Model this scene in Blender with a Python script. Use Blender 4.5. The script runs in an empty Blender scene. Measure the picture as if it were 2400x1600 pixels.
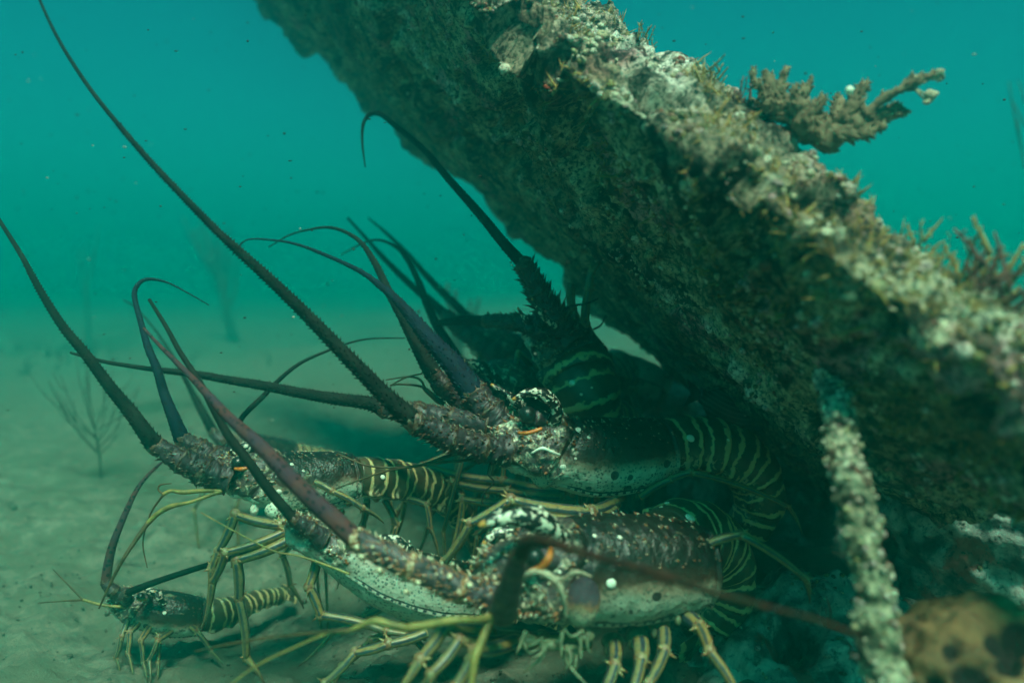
import bpy, math, random
import numpy as np
from mathutils import Vector, Matrix

# ------------------------------------------------------------------ camera, light, exposure
C = bpy.context.scene.collection
SC = bpy.context.scene
rad = math.radians
CAM_Z = 0.30
PITCH = 4.6
LENS = 28.0
FPX = 2400 * LENS / 36.0

cd = bpy.data.cameras.new('camera')
cam = bpy.data.objects.new('camera', cd)
C.objects.link(cam)
cam.location = (0, 0, CAM_Z)
cam.rotation_euler = (rad(90 - PITCH), 0, 0)
cd.lens = LENS
cd.sensor_width = 36
cd.clip_start = 0.01
cd.clip_end = 200
cd.dof.use_dof = True
cd.dof.focus_distance = 0.60
cd.dof.aperture_fstop = 3.6
SC.camera = cam

SUN_EL, SUN_AZ = 62, 166          # degrees; azimuth clockwise from +Y: from the right, so the beam shades the lobsters
w = bpy.data.worlds.new('World')
SC.world = w
w.use_nodes = True
wn = w.node_tree
wn.nodes.clear()
wo = wn.nodes.new('ShaderNodeOutputWorld')
wb = wn.nodes.new('ShaderNodeBackground')
sky = wn.nodes.new('ShaderNodeTexSky')
sky.sky_type = 'NISHITA'
sky.sun_disc = False
sky.sun_elevation = rad(SUN_EL)
sky.sun_rotation = rad(SUN_AZ)
tint = wn.nodes.new('ShaderNodeMix')
tint.data_type = 'RGBA'
tint.blend_type = 'MULTIPLY'
tint.inputs[0].default_value = 1
tint.inputs[7].default_value = (0.06, 1.0, 0.74, 1)     # the water overhead filters the daylight
wn.links.new(sky.outputs[0], tint.inputs[6])
wn.links.new(tint.outputs[2], wb.inputs[0])
wb.inputs[1].default_value = 0.043
wn.links.new(wb.outputs[0], wo.inputs[0])

sl = bpy.data.lights.new('sun', 'SUN')
sun = bpy.data.objects.new('sun', sl)
C.objects.link(sun)
sl.energy = 4.6
sl.angle = rad(14)
sl.color = (0.74, 0.82, 0.58)
az, el = rad(SUN_AZ), rad(SUN_EL)
sd = Vector((math.sin(az) * math.cos(el), math.cos(az) * math.cos(el), math.sin(el)))
sun.rotation_euler = sd.to_track_quat('Z', 'Y').to_euler()

SC.view_settings.view_transform = 'Standard'
SC.view_settings.look = 'None'
SC.view_settings.gamma = 1
SC.view_settings.exposure = 1.0
SC.view_settings.use_curve_mapping = False
SC.cycles.use_denoising = True
SC.cycles.volume_bounces = 3
SC.cycles.max_bounces = 6
SC.cycles.diffuse_bounces = 3
SC.cycles.sample_clamp_indirect = 4

WATER_DENSITY = 0.42
WATER_COLOR = (0.0, 0.97, 0.92)
WATER_TOP = 1.0

random.seed(7)
rng = np.random.default_rng(11)

# ------------------------------------------------------------------ helpers
CAMR = np.array(cam.rotation_euler.to_matrix())


def P(px, py, d):
    """point seen at photograph pixel (px, py) at depth d metres in front of the camera"""
    v = CAMR @ np.array([(px - 1200) / FPX * d, (800 - py) / FPX * d, -d])
    return v + np.array([0, 0, CAM_Z])


def PP(l):
    return np.array([P(*q[:3]) for q in l])


def nrm(v):
    n = np.linalg.norm(v, axis=-1, keepdims=True)
    return v / np.maximum(n, 1e-12)


def hash3(ix, iy, iz, s=0):
    h = (ix * 374761393 + iy * 668265263 + iz * 2147483647 + s * 1274126177) & 0xFFFFFFFF
    h = ((h ^ (h >> 13)) * 1274126177) & 0xFFFFFFFF
    h = ((h ^ (h >> 16)) * 2246822519) & 0xFFFFFFFF
    return ((h ^ (h >> 15)) & 0xFFFFFF) / float(0xFFFFFF)


def vnoise(p, s=0):
    i = np.floor(p).astype(np.int64)
    f = p - i
    f = f * f * (3 - 2 * f)
    r = 0
    for dx in (0, 1):
        for dy in (0, 1):
            for dz in (0, 1):
                wgt = (f[:, 0] if dx else 1 - f[:, 0]) * (f[:, 1] if dy else 1 - f[:, 1]) * (f[:, 2] if dz else 1 - f[:, 2])
                r = r + wgt * hash3(i[:, 0] + dx, i[:, 1] + dy, i[:, 2] + dz, s)
    return r * 2 - 1


def fbm(p, scale, octv=4, s=0, gain=0.5):
    r, a, f, t = 0, 1.0, scale, 0
    for o in range(octv):
        r = r + a * vnoise(p * f + o * 17.3, s + o)
        t += a
        a *= gain
        f *= 2.03
    return r / t


def worley(p, scale, s=0):
    q = p * scale
    i = np.floor(q).astype(np.int64)
    best = np.full(len(q), 9.0)
    for dx in (-1, 0, 1):
        for dy in (-1, 0, 1):
            for dz in (-1, 0, 1):
                c = i + np.array([dx, dy, dz])
                o = np.stack([hash3(c[:, 0], c[:, 1], c[:, 2], s + k) for k in (1, 2, 3)], 1)
                best = np.minimum(best, np.linalg.norm(c + o - q, axis=1))
    return best


def spline(pts, n):
    """Catmull-Rom through rows of pts (any columns), n samples evenly in chord length"""
    p = np.asarray(pts, float)
    if len(p) == 2:
        t = np.linspace(0, 1, n)[:, None]
        return p[0] * (1 - t) + p[1] * t
    ext = np.vstack([2 * p[0] - p[1], p, 2 * p[-1] - p[-2]])
    out = []
    for k in range(1, len(ext) - 2):
        a, b, c, d = ext[k - 1], ext[k], ext[k + 1], ext[k + 2]
        for t in np.linspace(0, 1, 16, endpoint=False):
            out.append(0.5 * ((2 * b) + (-a + c) * t + (2 * a - 5 * b + 4 * c - d) * t * t + (-a + 3 * b - 3 * c + d) * t ** 3))
    out.append(p[-1])
    out = np.array(out)
    L = np.concatenate([[0], np.cumsum(np.linalg.norm(np.diff(out[:, :3], axis=0), axis=1))])
    t = np.linspace(0, L[-1], n)
    return np.stack([np.interp(t, L, out[:, k]) for k in range(out.shape[1])], 1)


class MB:
    """collects vertices and faces, with four float attributes: a (round the section), u (along), t (tip / tone), j (joint)"""

    def __init__(s):
        s.v, s.f, s.at = [], [], []
        s.n = 0

    def add(s, v, f, a=0.0, u=0.0, t=0.0, j=0.0):
        v = np.asarray(v, float)
        m = len(v)
        col = np.zeros((m, 4))
        for k, q in enumerate((a, u, t, j)):
            col[:, k] = q
        s.v.append(v)
        s.at.append(col)
        s.f.extend([tuple(i + s.n for i in q) for q in f])
        s.n += m

    def grid(s, G, closed=True, cap=True, **kw):
        """G: (rows, cols, 3)"""
        r, c = G.shape[:2]
        f = []
        for i in range(r - 1):
            for k in range(c if closed else c - 1):
                k2 = (k + 1) % c
                f.append((i * c + k, i * c + k2, (i + 1) * c + k2, (i + 1) * c + k))
        if cap and closed:
            f.append(tuple(range(c))[::-1])
            f.append(tuple((r - 1) * c + k for k in range(c)))
        kw = {k: (np.asarray(q).reshape(-1) if np.ndim(q) else q) for k, q in kw.items()}
        s.add(G.reshape(-1, 3), f, **kw)

    def tube(s, pts, r, seg=8, t=0.0, j=None, ref=None, squash=1.0):
        pts = np.asarray(pts, float)
        n = len(pts)
        r = np.broadcast_to(np.asarray(r, float), (n,))
        T = nrm(np.gradient(pts, axis=0))
        N = np.zeros_like(T)
        b = np.array(ref if ref is not None else (0.0, 0.0, 1.0))
        if abs(np.dot(b, T[0])) > .95:
            b = np.array([1.0, 0, 0])
        for i in range(n):
            b = b - np.dot(b, T[i]) * T[i]
            b = b / (np.linalg.norm(b) + 1e-12)
            N[i] = b
        B = np.cross(T, N)
        th = np.linspace(0, 2 * math.pi, seg, endpoint=False)
        G = pts[:, None] + r[:, None, None] * (N[:, None] * np.cos(th)[None, :, None] + squash * B[:, None] * np.sin(th)[None, :, None])
        a = np.minimum(th, 2 * math.pi - th) / math.pi
        A = np.broadcast_to(a[None], (n, seg))
        U = np.broadcast_to(np.linspace(0, 1, n)[:, None], (n, seg))
        kw = dict(a=A, u=U, t=t)
        if j is not None:
            kw['j'] = np.broadcast_to(np.asarray(j)[:, None], (n, seg))
        s.grid(G, **kw)
        return N, B, T

    def cone(s, p, d, L, r, seg=5, t0=0.0, t1=1.0, bend=None, j=0.0):
        p = np.asarray(p, float)
        d = nrm(np.asarray(d, float))
        q = np.array([0.3, 0.5, 0.8])
        n = nrm(np.cross(d, q))
        b = np.cross(d, n)
        th = np.linspace(0, 2 * math.pi, seg, endpoint=False)
        ring = n[None] * np.cos(th)[:, None] + b[None] * np.sin(th)[:, None]
        mid = p + d * L * .5
        tip = p + d * L
        if bend is not None:
            mid = mid + np.asarray(bend) * .25
            tip = tip + np.asarray(bend)
        v = np.vstack([p + ring * r, mid + ring * r * .6, tip[None]])
        f = [(k, (k + 1) % seg, seg + (k + 1) % seg, seg + k) for k in range(seg)]
        f += [(seg + k, seg + (k + 1) % seg, 2 * seg) for k in range(seg)]
        tt = np.concatenate([np.full(seg, t0), np.full(seg, (t0 + t1) / 2), [t1]])
        s.add(v, f, t=tt, j=j)

    def ball(s, p, r, seg=10, rings=6, axes=None, **kw):
        th = np.linspace(0, math.pi, rings + 1)
        ph = np.linspace(0, 2 * math.pi, seg, endpoint=False)
        G = np.stack([np.sin(th)[:, None] * np.cos(ph)[None], np.sin(th)[:, None] * np.sin(ph)[None], np.cos(th)[:, None] + 0 * ph[None]], -1)
        r = np.asarray(r, float) * np.ones(3)
        G = G * r
        if axes is not None:
            G = G @ np.asarray(axes)
        s.grid(G + np.asarray(p), cap=False, **kw)

    def build(s, name, mat, parent=None, loc=None, smooth=True, group=None):
        me = bpy.data.meshes.new(name)
        V = np.vstack(s.v)
        o = bpy.data.objects.new(name, me)
        base = np.zeros(3)
        if parent is not None:
            base = np.array(ROOT[parent.name])
            o.parent = parent
            ROOT[o.name] = base
        elif loc is not None:
            base = np.asarray(loc, float)
            o.location = base
            ROOT[o.name] = base
        me.from_pydata((V - base).tolist(), [], s.f)
        me.update()
        A = np.vstack(s.at)
        for k, nm in enumerate(('a', 'u', 't', 'j')):
            at = me.attributes.new(nm, 'FLOAT', 'POINT')
            at.data.foreach_set('value', np.ascontiguousarray(A[:, k], dtype=np.float32))
        if smooth:
            me.polygons.foreach_set('use_smooth', [True] * len(me.polygons))
        me.materials.append(mat)
        C.objects.link(o)
        return o


ROOT = {}


def thing(name, label, cat, loc, group=None):
    o = bpy.data.objects.new(name, None)
    o.empty_display_size = .02
    C.objects.link(o)
    o.location = loc
    ROOT[o.name] = np.asarray(loc, float)
    o['label'] = label
    o['category'] = cat
    if group:
        o['group'] = group
    return o


def tag(o, label=None, cat=None, group=None, kind=None):
    if label: o['label'] = label
    if cat: o['category'] = cat
    if group: o['group'] = group
    if kind: o['kind'] = kind
    return o


# ------------------------------------------------------------------ materials
class NT:
    def __init__(s, name, rough=.6, spec=.4):
        s.m = bpy.data.materials.new(name)
        s.m.use_nodes = True
        s.t = s.m.node_tree
        s.bsdf = s.t.nodes['Principled BSDF']
        s.bsdf.inputs['Roughness'].default_value = rough
        s.bsdf.inputs['Specular IOR Level'].default_value = spec
        s.tc = s.t.nodes.new('ShaderNodeTexCoord').outputs['Object']

    def lk(s, a, b):
        s.t.links.new(a, b)

    def val(s, x, sock):
        if isinstance(x, (int, float)):
            sock.default_value = x
        elif isinstance(x, tuple):
            sock.default_value = (x + (1,)) if len(x) == 3 and len(sock.default_value) == 4 else x
        else:
            s.lk(x, sock)

    def attr(s, n):
        a = s.t.nodes.new('ShaderNodeAttribute')
        a.attribute_name = n
        return a.outputs['Fac']

    def noise(s, scale, detail=4, rough=.6, dist=0.0, vec=None):
        n = s.t.nodes.new('ShaderNodeTexNoise')
        n.inputs['Scale'].default_value = scale
        n.inputs['Detail'].default_value = detail
        n.inputs['Roughness'].default_value = rough
        n.inputs['Distortion'].default_value = dist
        s.lk(vec if vec is not None else s.tc, n.inputs['Vector'])
        return n.outputs['Fac']

    def vor(s, scale, out='Distance', feature='F1', vec=None, rnd=1.0):
        n = s.t.nodes.new('ShaderNodeTexVoronoi')
        n.feature = feature
        n.inputs['Scale'].default_value = scale
        n.inputs['Randomness'].default_value = rnd
        s.lk(vec if vec is not None else s.tc, n.inputs['Vector'])
        return n.outputs[out]

    def math(s, op, a, b=0.0, c=None):
        n = s.t.nodes.new('ShaderNodeMath')
        n.operation = op
        s.val(a, n.inputs[0])
        s.val(b, n.inputs[1])
        if c is not None:
            s.val(c, n.inputs[2])
        return n.outputs[0]

    def step(s, x, lo, hi, a=0.0, b=1.0):
        n = s.t.nodes.new('ShaderNodeMapRange')
        n.interpolation_type = 'SMOOTHSTEP'
        s.val(x, n.inputs[0])
        n.inputs[1].default_value = lo
        n.inputs[2].default_value = hi
        n.inputs[3].default_value = a
        n.inputs[4].default_value = b
        return n.outputs[0]

    def band(s, x, c, w, soft):
        d = s.math('ABSOLUTE', s.math('SUBTRACT', x, c))
        return s.step(d, w, w + soft, 1.0, 0.0)

    def mix(s, f, a, b):
        n = s.t.nodes.new('ShaderNodeMix')
        n.data_type = 'RGBA'
        s.val(f, n.inputs[0])
        s.val(a, n.inputs[6])
        s.val(b, n.inputs[7])
        return n.outputs[2]

    def ramp(s, x, stops, interp='LINEAR'):
        n = s.t.nodes.new('ShaderNodeValToRGB')
        n.color_ramp.interpolation = interp
        el = n.color_ramp.elements
        while len(el) < len(stops):
            el.new(0.5)
        for e, (p, c) in zip(el, stops):
            e.position = p
            e.color = c + (1,)
        s.val(x, n.inputs[0])
        return n.outputs[0]

    def sepx(s, k):
        n = s.t.nodes.new('ShaderNodeSeparateXYZ')
        s.lk(s.tc, n.inputs[0])
        return n.outputs[k]

    def out(s, col, bump=None, strength=.5, dist=.001, rough=None):
        s.val(col, s.bsdf.inputs['Base Color'])
        if rough is not None:
            s.val(rough, s.bsdf.inputs['Roughness'])
        if bump is not None:
            b = s.t.nodes.new('ShaderNodeBump')
            b.inputs['Strength'].default_value = strength
            b.inputs['Distance'].default_value = dist
            s.lk(bump, b.inputs['Height'])
            s.lk(b.outputs[0], s.bsdf.inputs['Normal'])
        return s.m


def mat_beam():
    n = NT('crusted_concrete', .9, .15)
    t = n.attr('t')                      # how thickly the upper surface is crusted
    big = n.noise(14, 5, .65)
    mid = n.noise(55, 6, .7, .6)
    fine = n.noise(260, 5, .75, .4)
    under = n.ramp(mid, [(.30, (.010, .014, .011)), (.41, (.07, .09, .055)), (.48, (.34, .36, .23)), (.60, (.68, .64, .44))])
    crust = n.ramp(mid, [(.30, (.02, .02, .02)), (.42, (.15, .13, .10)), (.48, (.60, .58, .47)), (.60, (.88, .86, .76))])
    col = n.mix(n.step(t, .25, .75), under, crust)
    pink = n.step(n.noise(13, 5, .65), .54, .60)
    col = n.mix(n.math('MULTIPLY', pink, .88), col, n.mix(n.step(mid, .40, .56), (.10, .05, .06), (.62, .30, .32)))
    rust = n.step(n.noise(33, 4, .65, .8), .62, .66)
    col = n.mix(n.math('MULTIPLY', rust, .85), col, (.20, .025, .015))
    oliv = n.step(n.noise(10, 6, .7), .46, .56)
    col = n.mix(n.math('MULTIPLY', oliv, .72), col, n.mix(n.step(mid, .42, .58), (.030, .024, .014), (.26, .18, .09)))
    blk = n.step(n.noise(17, 7, .78, 1.2), .455, .40)
    col = n.mix(n.math('MULTIPLY', blk, .92), col, (.006, .008, .008))
    col = n.mix(n.step(fine, .56, .36), col, (.015, .02, .016))
    h = n.math('ADD', fine, n.math('MULTIPLY', mid, 1.5))
    return n.out(col, h, .9, .004)


def mat_growth():
    n = NT('crust_growth', .9, .2)
    t = n.attr('t')
    col = n.ramp(t, [(0, (.62, .60, .46)), (.22, (.34, .30, .16)), (.42, (.60, .58, .46)), (.58, (.40, .26, .26)), (.68, (.24, .20, .07)),
                     (.8, (.06, .07, .055)), (.93, (.26, .04, .02)), (1, (.5, .5, .4))], 'LINEAR')
    f = n.noise(420, 4, .7)
    col = n.mix(n.step(f, .55, .35), col, (.03, .035, .03))
    return n.out(col, f, .7, .002)


def mat_rock(name, warm):
    n = NT(name, .85, .2)
    m = n.noise(22, 6, .65, .7)
    f = n.noise(160, 5, .7)
    if warm == 'sponge':
        col = n.ramp(m, [(.3, (.05, .03, .02)), (.5, (.16, .09, .04)), (.7, (.25, .18, .10))])
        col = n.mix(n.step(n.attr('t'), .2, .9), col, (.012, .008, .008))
    else:
        col = n.ramp(m, [(.32, (.010, .014, .014)), (.44, (.06, .08, .075)), (.52, (.24, .27, .24)), (.66, (.50, .54, .47))])
        col = n.mix(n.math('MULTIPLY', n.step(n.noise(11, 5, .6, 1.5), .52, .57), .85), col, (.26, .05, .035))
        col = n.mix(n.math('MULTIPLY', n.step(n.noise(17, 5, .6, 1.5), .60, .66), .7), col, (.40, .30, .26))
    col = n.mix(n.step(f, .5, .3), col, (.01, .012, .012))
    return n.out(col, f, .7, .003)


def mat_sand():
    n = NT('sand', .95, .1)
    big = n.noise(2.2, 5, .6)
    mid = n.noise(40, 7, .78, .4)
    fine = n.noise(420, 4, .8)
    col = n.ramp(mid, [(.3, (.03, .035, .03)), (.46, (.11, .12, .09)), (.66, (.24, .24, .185))])
    col = n.mix(n.step(fine, .52, .30), col, (.10, .10, .075))
    dirt = n.math('MULTIPLY', n.step(n.noise(11, 7, .75, .8), .46, .56), .75)
    col = n.mix(dirt, col, (.11, .12, .085))
    grass = n.step(big, .56, .66)
    col = n.mix(n.math('MULTIPLY', grass, .85), col, (.05, .07, .045))
    return n.out(col, n.math('ADD', n.math('MULTIPLY', fine, .5), mid), .8, .004)


def mat_carapace(name='carapace_shell', k=1.0):
    n = NT(name, .42, .45)
    S_ = lambda c: tuple(x * k for x in c)
    a, u = n.attr('a'), n.attr('u')
    m = n.noise(60, 5, .65)
    aa = n.math('ADD', a, n.math('MULTIPLY', n.math('SUBTRACT', m, .5), .22))
    col = n.ramp(aa, [(.0, (.005, .008, .006)), (.27, (.007, .009, .006)), (.37, (.045, .022, .014)), (.42, (.26, .20, .14)), (.49, S_((.46, .52, .40))), (.80, S_((.56, .64, .50))), (1, S_((.42, .46, .34)))])
    dots = n.step(n.vor(420), .30, .42, 1, 0)
    dots = n.math('MULTIPLY', dots, n.step(n.noise(90, 3), .36, .52))
    dots = n.math('MULTIPLY', dots, n.step(a, .33, .42))
    col = n.mix(n.math('MULTIPLY', dots, .8), col, (.035, .035, .028))
    big = n.math('MULTIPLY', n.step(n.vor(70), .22, .26, 1, 0), n.step(a, .68, .62))
    col = n.mix(n.math('MULTIPLY', big, .92), col, (.012, .012, .014))
    edge = n.band(a, .655, .006, .006)
    edge = n.math('MULTIPLY', edge, n.step(u, .35, .45))
    col = n.mix(edge, col, (.01, .012, .014))
    sq = n.math('MULTIPLY', n.band(a, .675, .008, .004), n.step(n.math('SINE', n.math('MULTIPLY', u, 170)), .1, .5))
    col = n.mix(n.math('MULTIPLY', sq, n.step(u, .35, .45)), col, (.02, .02, .03))
    head = n.step(n.math('ADD', u, n.math('MULTIPLY', n.math('SUBTRACT', m, .5), .5)), .40, .28)
    hc = n.ramp(n.noise(150, 5, .7, .7), [(.30, (.008, .01, .010)), (.42, (.05, .035, .035)), (.50, (.055, .045, .045)), (.56, (.17, .15, .09)), (.63, (.58, .56, .42))])
    hm = n.math('MULTIPLY', head, n.step(a, .72, .60))
    col = n.mix(hm, col, hc)
    col = n.mix(n.math('MULTIPLY', n.step(n.noise(95, 3, .5), .66, .70), n.step(a, .40, .30)), col, (.14, .13, .08))
    return n.out(col, n.math('ADD', n.noise(380, 4, .6), n.math('MULTIPLY', n.vor(520), .8)), .40, .001)


def mat_abdomen():
    n = NT('abdomen_shell', .38, .5)
    a, u = n.attr('a'), n.attr('u')
    nz = n.math('MULTIPLY', n.math('SUBTRACT', n.noise(110, 4, .6), .5), .38)
    uu = n.math('ADD', u, nz)
    base = n.ramp(n.noise(80, 4), [(.35, (.018, .018, .012)), (.6, (.075, .055, .03))])
    s1 = n.band(uu, .42, .03, .035)
    s2 = n.band(uu, .88, .045, .035)
    st = n.math('MAXIMUM', s1, s2)
    col = n.mix(n.math('MULTIPLY', st, .95), base, (.50, .43, .19))
    blot = n.math('MULTIPLY', n.step(n.noise(160, 3, .5, 1.2), .54, .60), n.step(a, .40, .52))
    col = n.mix(n.math('MULTIPLY', blot, .85), col, (.46, .44, .28))
    return n.out(col, n.noise(250, 3), .25, .001)


def mat_antenna(name, c0, c1, speck=True):
    n = NT(name, .8, .12)
    m = n.noise(90, 4, .6)
    col = n.mix(n.step(m, .35, .65), c0, c1)
    if speck:
        col = n.mix(n.math('MULTIPLY', n.step(n.vor(240), .28, .36, 1, 0), .9), col, (.008, .005, .008))
    return n.out(col, m, .3, .001)


def mat_peduncle(name='antenna_base_shell', k=1.0):
    n = NT(name, .5, .4)
    S_ = lambda c: tuple(x * k for x in c)
    t, j = n.attr('t'), n.attr('j')
    m = n.noise(130, 5, .7, .6)
    col = n.ramp(m, [(.30, (.006, .008, .008)), (.46, (.035, .028, .034)), (.58, S_((.08, .055, .07))), (.70, S_((.32, .31, .22)))])
    oj = n.step(n.math('ADD', j, n.math('MULTIPLY', m, .5)), .80, 1.1)
    col = n.mix(n.math('MULTIPLY', oj, .8), col, n.ramp(n.noise(260, 3), [(.40, S_((.10, .03, .012))), (.5, S_((.38, .16, .04))), (.62, S_((.60, .55, .38)))]))
    col = n.mix(n.step(t, .35, .7), col, S_((.72, .68, .46)))
    tb = n.band(t, .28, .08, .08)
    col = n.mix(tb, col, S_((.35, .12, .03)))
    return n.out(col, m, .4, .001)


def mat_leg():
    n = NT('leg_shell', .42, .45)
    a, u, j = n.attr('a'), n.attr('u'), n.attr('j')
    m = n.noise(110, 4)
    base = n.mix(n.step(m, .35, .65), (.012, .03, .055), (.04, .05, .05))
    tan = n.mix(n.step(n.noise(60, 3), .4, .6), (.27, .19, .05), (.20, .19, .08))
    a = n.math('ADD', a, n.math('MULTIPLY', n.math('SUBTRACT', n.noise(190, 4, .7), .5), .22))
    s = n.math('MAXIMUM', n.band(a, .22, .09, .08), n.band(a, .66, .08, .08))
    wid = n.step(u, .55, .95, 0, .6)
    s = n.math('MAXIMUM', s, wid)
    col = n.mix(n.math('MULTIPLY', s, .82), base, tan)
    col = n.mix(n.math('MULTIPLY', n.step(n.noise(320, 4, .7), .52, .66), .6), col, (.03, .035, .02))
    col = n.mix(n.math('MULTIPLY', n.step(j, .55, .95), .8), col, n.mix(n.step(n.noise(240, 3), .45, .55), (.28, .12, .03), (.40, .33, .14)))
    col = n.mix(n.math('MULTIPLY', n.step(u, .90, .98), .8), col, (.07, .025, .012))
    return n.out(col, m, .3, .001)


def mat_horn():
    n = NT('horn_shell', .4, .45)
    v = n.noise(290, 2, .4, .8)
    col = n.mix(n.step(v, .53, .57), (.008, .009, .009), (.62, .64, .50))
    col = n.mix(n.step(n.attr('u'), .93, .97), col, (.55, .28, .06))
    return n.out(col)


def flat(name, c, rough=.5, spec=.4, nz=None):
    n = NT(name, rough, spec)
    if nz:
        return n.out(n.mix(n.step(n.noise(nz, 4, .6), .35, .65), c, tuple(x * .45 for x in c)), n.noise(nz * 2, 3), .3, .001)
    return n.out(c)


M = dict(
    beam=mat_beam(), growth=mat_growth(), rock=mat_rock('reef_rock', ''), sponge=mat_rock('pitted_sponge', 'sponge'), sand=mat_sand(),
    car=mat_carapace(), car_dimmed=mat_carapace('carapace_shell_sun_dimmed', .62), abd=mat_abdomen(), ped=mat_peduncle(), pedd=mat_peduncle('antenna_base_shell_dark', .22), pedm=mat_peduncle('shell_spine', .55), leg=mat_leg(), horn=mat_horn(),
    ant=mat_antenna('antenna_dark', (.005, .008, .007), (.014, .016, .013)),
    antp=mat_antenna('antenna_purple', (.045, .026, .042), (.085, .032, .032)),
    antb=mat_antenna('antenna_blue', (.005, .012, .028), (.008, .018, .03)),
    antr=mat_antenna('antenna_rust', (.045, .012, .008), (.022, .018, .010)),
    eye=flat('eye_black', (.010, .020, .018), .30, .4, 300),
    orange=flat('eye_orange', (.62, .17, .02), .4, .4, 200),
    spot=flat('pale_spot', (.72, .80, .66), .5, .3),
    whisk=flat('antennule_tan', (.27, .22, .06), .5, .4, 150),
    whiskd=flat('antennule_dark', (.09, .055, .02), .5, .4, 150),
    mouth=flat('mouthpart_green', (.15, .18, .10), .5, .4, 180),
    coral=flat('coral_olive', (.20, .15, .09), .85, .2, 170),
    corale=flat('coral_pale', (.45, .40, .28), .85, .2, 200),
    far=flat('sea_rod_dark', (.045, .05, .04), .9, .1, 60),
    fish=None, turf=flat('turf_brown', (.34, .24, .08), .9, .1, 90), weed=flat('weed_yellow', (.27, .21, .08), .8, .2, 120), weedr=flat('weed_red', (.16, .07, .06), .8, .2, 120),
    pebblel=flat('fleck_pale', (.30, .36, .30), .9, .1),
    pebble=flat('pebble_grey', (.11, .115, .085), .9, .1, 90),
)


def mat_fish():
    n = NT('fish_scales', .4, .5)
    z = n.attr('a')
    s = n.step(n.math('SINE', n.math('MULTIPLY', z, 44)), .55, .9)
    return n.out(n.mix(s, (.010, .014, .016), (.10, .14, .15)))


M['fish'] = mat_fish()


def mat_cheek():
    n = NT('cheek_shell', .75, .15)
    m = n.noise(160, 5, .7)
    x = n.math('ADD', n.attr('t'), n.math('MULTIPLY', n.math('SUBTRACT', m, .5), .35))
    col = n.ramp(x, [(.20, (.03, .025, .035)), (.42, (.07, .055, .07)), (.50, (.26, .14, .07)), (.60, (.40, .36, .25)), (1, (.42, .42, .31))])
    col = n.mix(n.step(n.vor(520), .36, .26), col, (.06, .04, .05))
    return n.out(col, m, .4, .001)


M['cheek'] = mat_cheek()

# ------------------------------------------------------------------ seabed
def ground_z(x, y):
    p = np.stack([x, y, 0 * x], 1)
    z = fbm(p, 1.1, 4, 5) * .045 + fbm(p, 7, 4, 9) * .016
    r = np.hypot(x - (-.25), y - .66)
    z = z - .050 * np.exp(-(r / .22) ** 2)                 # scour round the small lobster
    z = z + .16 * np.clip((y - 1.3) / 3.0, 0, 1) * np.clip((x + 1.2) / 1.4, 0, 1) * .6
    z = z + .10 * np.clip((x - .30) / .5, 0, 1)
    return z


def ground_fine(x, y):
    p = np.stack([x, y, 0 * x], 1)
    near = np.clip(1.6 - np.hypot(x, y - .8), 0, 1)
    return ground_z(x, y) + near * (fbm(p, 38, 3, 3) * .010 + np.clip(fbm(p, 95, 3, 14) - .1, 0, 1) * .012 + fbm(p, 190, 2, 4) * .0035)


def build_ground():
    n = 420
    s = np.linspace(-1, 1, n)
    g = np.sign(s) * (np.abs(s) * 1.2 + np.abs(s) ** 5 * 28)
    X, Y = np.meshgrid(g - .1, g + .8, indexing='ij')
    x, y = X.ravel(), Y.ravel()
    z = ground_z(x, y)
    p = np.stack([x, y, 0 * x], 1)
    near = np.clip(1.6 - np.hypot(x, y - .8), 0, 1)
    z = z + near * (fbm(p, 38, 3, 3) * .010 + np.clip(fbm(p, 95, 3, 14) - .1, 0, 1) * .012 + fbm(p, 190, 2, 4) * .0035)
    b = MB()
    b.grid(np.stack([x, y, z], 1).reshape(n, n, 3), closed=False)
    o = b.build('seabed', M['sand'])
    tag(o, kind='structure')
    # bits of shell and gravel
    b = MB()
    k = 9000
    gx = rng.uniform(-.75, .55, k)
    gy = .38 + rng.random(k) ** 1.4 * 1.5
    gz = ground_fine(gx, gy)
    for i in range(k):
        r = rng.uniform(.0006, .0024) * (.7 + (rng.random() > .985) * 1.1)
        b.ball((gx[i], gy[i], gz[i] + r * .35), (r * rng.uniform(.7, 1.5), r, r * .6), 6, 3)
    o = b.build('gravel', M['pebble'])
    tag(o, 'fine dark gravel and shell grit scattered on the sand', 'gravel', kind='stuff')


build_ground()

# ------------------------------------------------------------------ leaning crusted beam
RAILS = [
    [(1050, -250, .66), (1290, -30, .58), (1560, 105, .52), (1860, 335, .46), (2170, 575, .41), (2400, 715, .38), (2750, 980, .34)],
    [(930, -210, .60), (1125, 15, .52), (1395, 205, .465), (1730, 420, .41), (2000, 640, .37), (2300, 850, .34), (2650, 1150, .31)],
    [(850, -200, .67), (1060, 30, .61), (1330, 290, .545), (1600, 530, .49), (1860, 770, .44), (2150, 980, .405), (2550, 1320, .365)],
    [(680, -180, .84), (880, 20, .78), (1180, 330, .69), (1420, 550, .63), (1620, 705, .58), (1960, 1020, .53), (2420, 1230, .47)],
    [(460, -230, 1.30), (600, -10, 1.22), (860, 232, 1.13), (1140, 478, 1.06), (1335, 640, 1.0), (1580, 895, .96), (1950, 1180, .86)],
]


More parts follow.
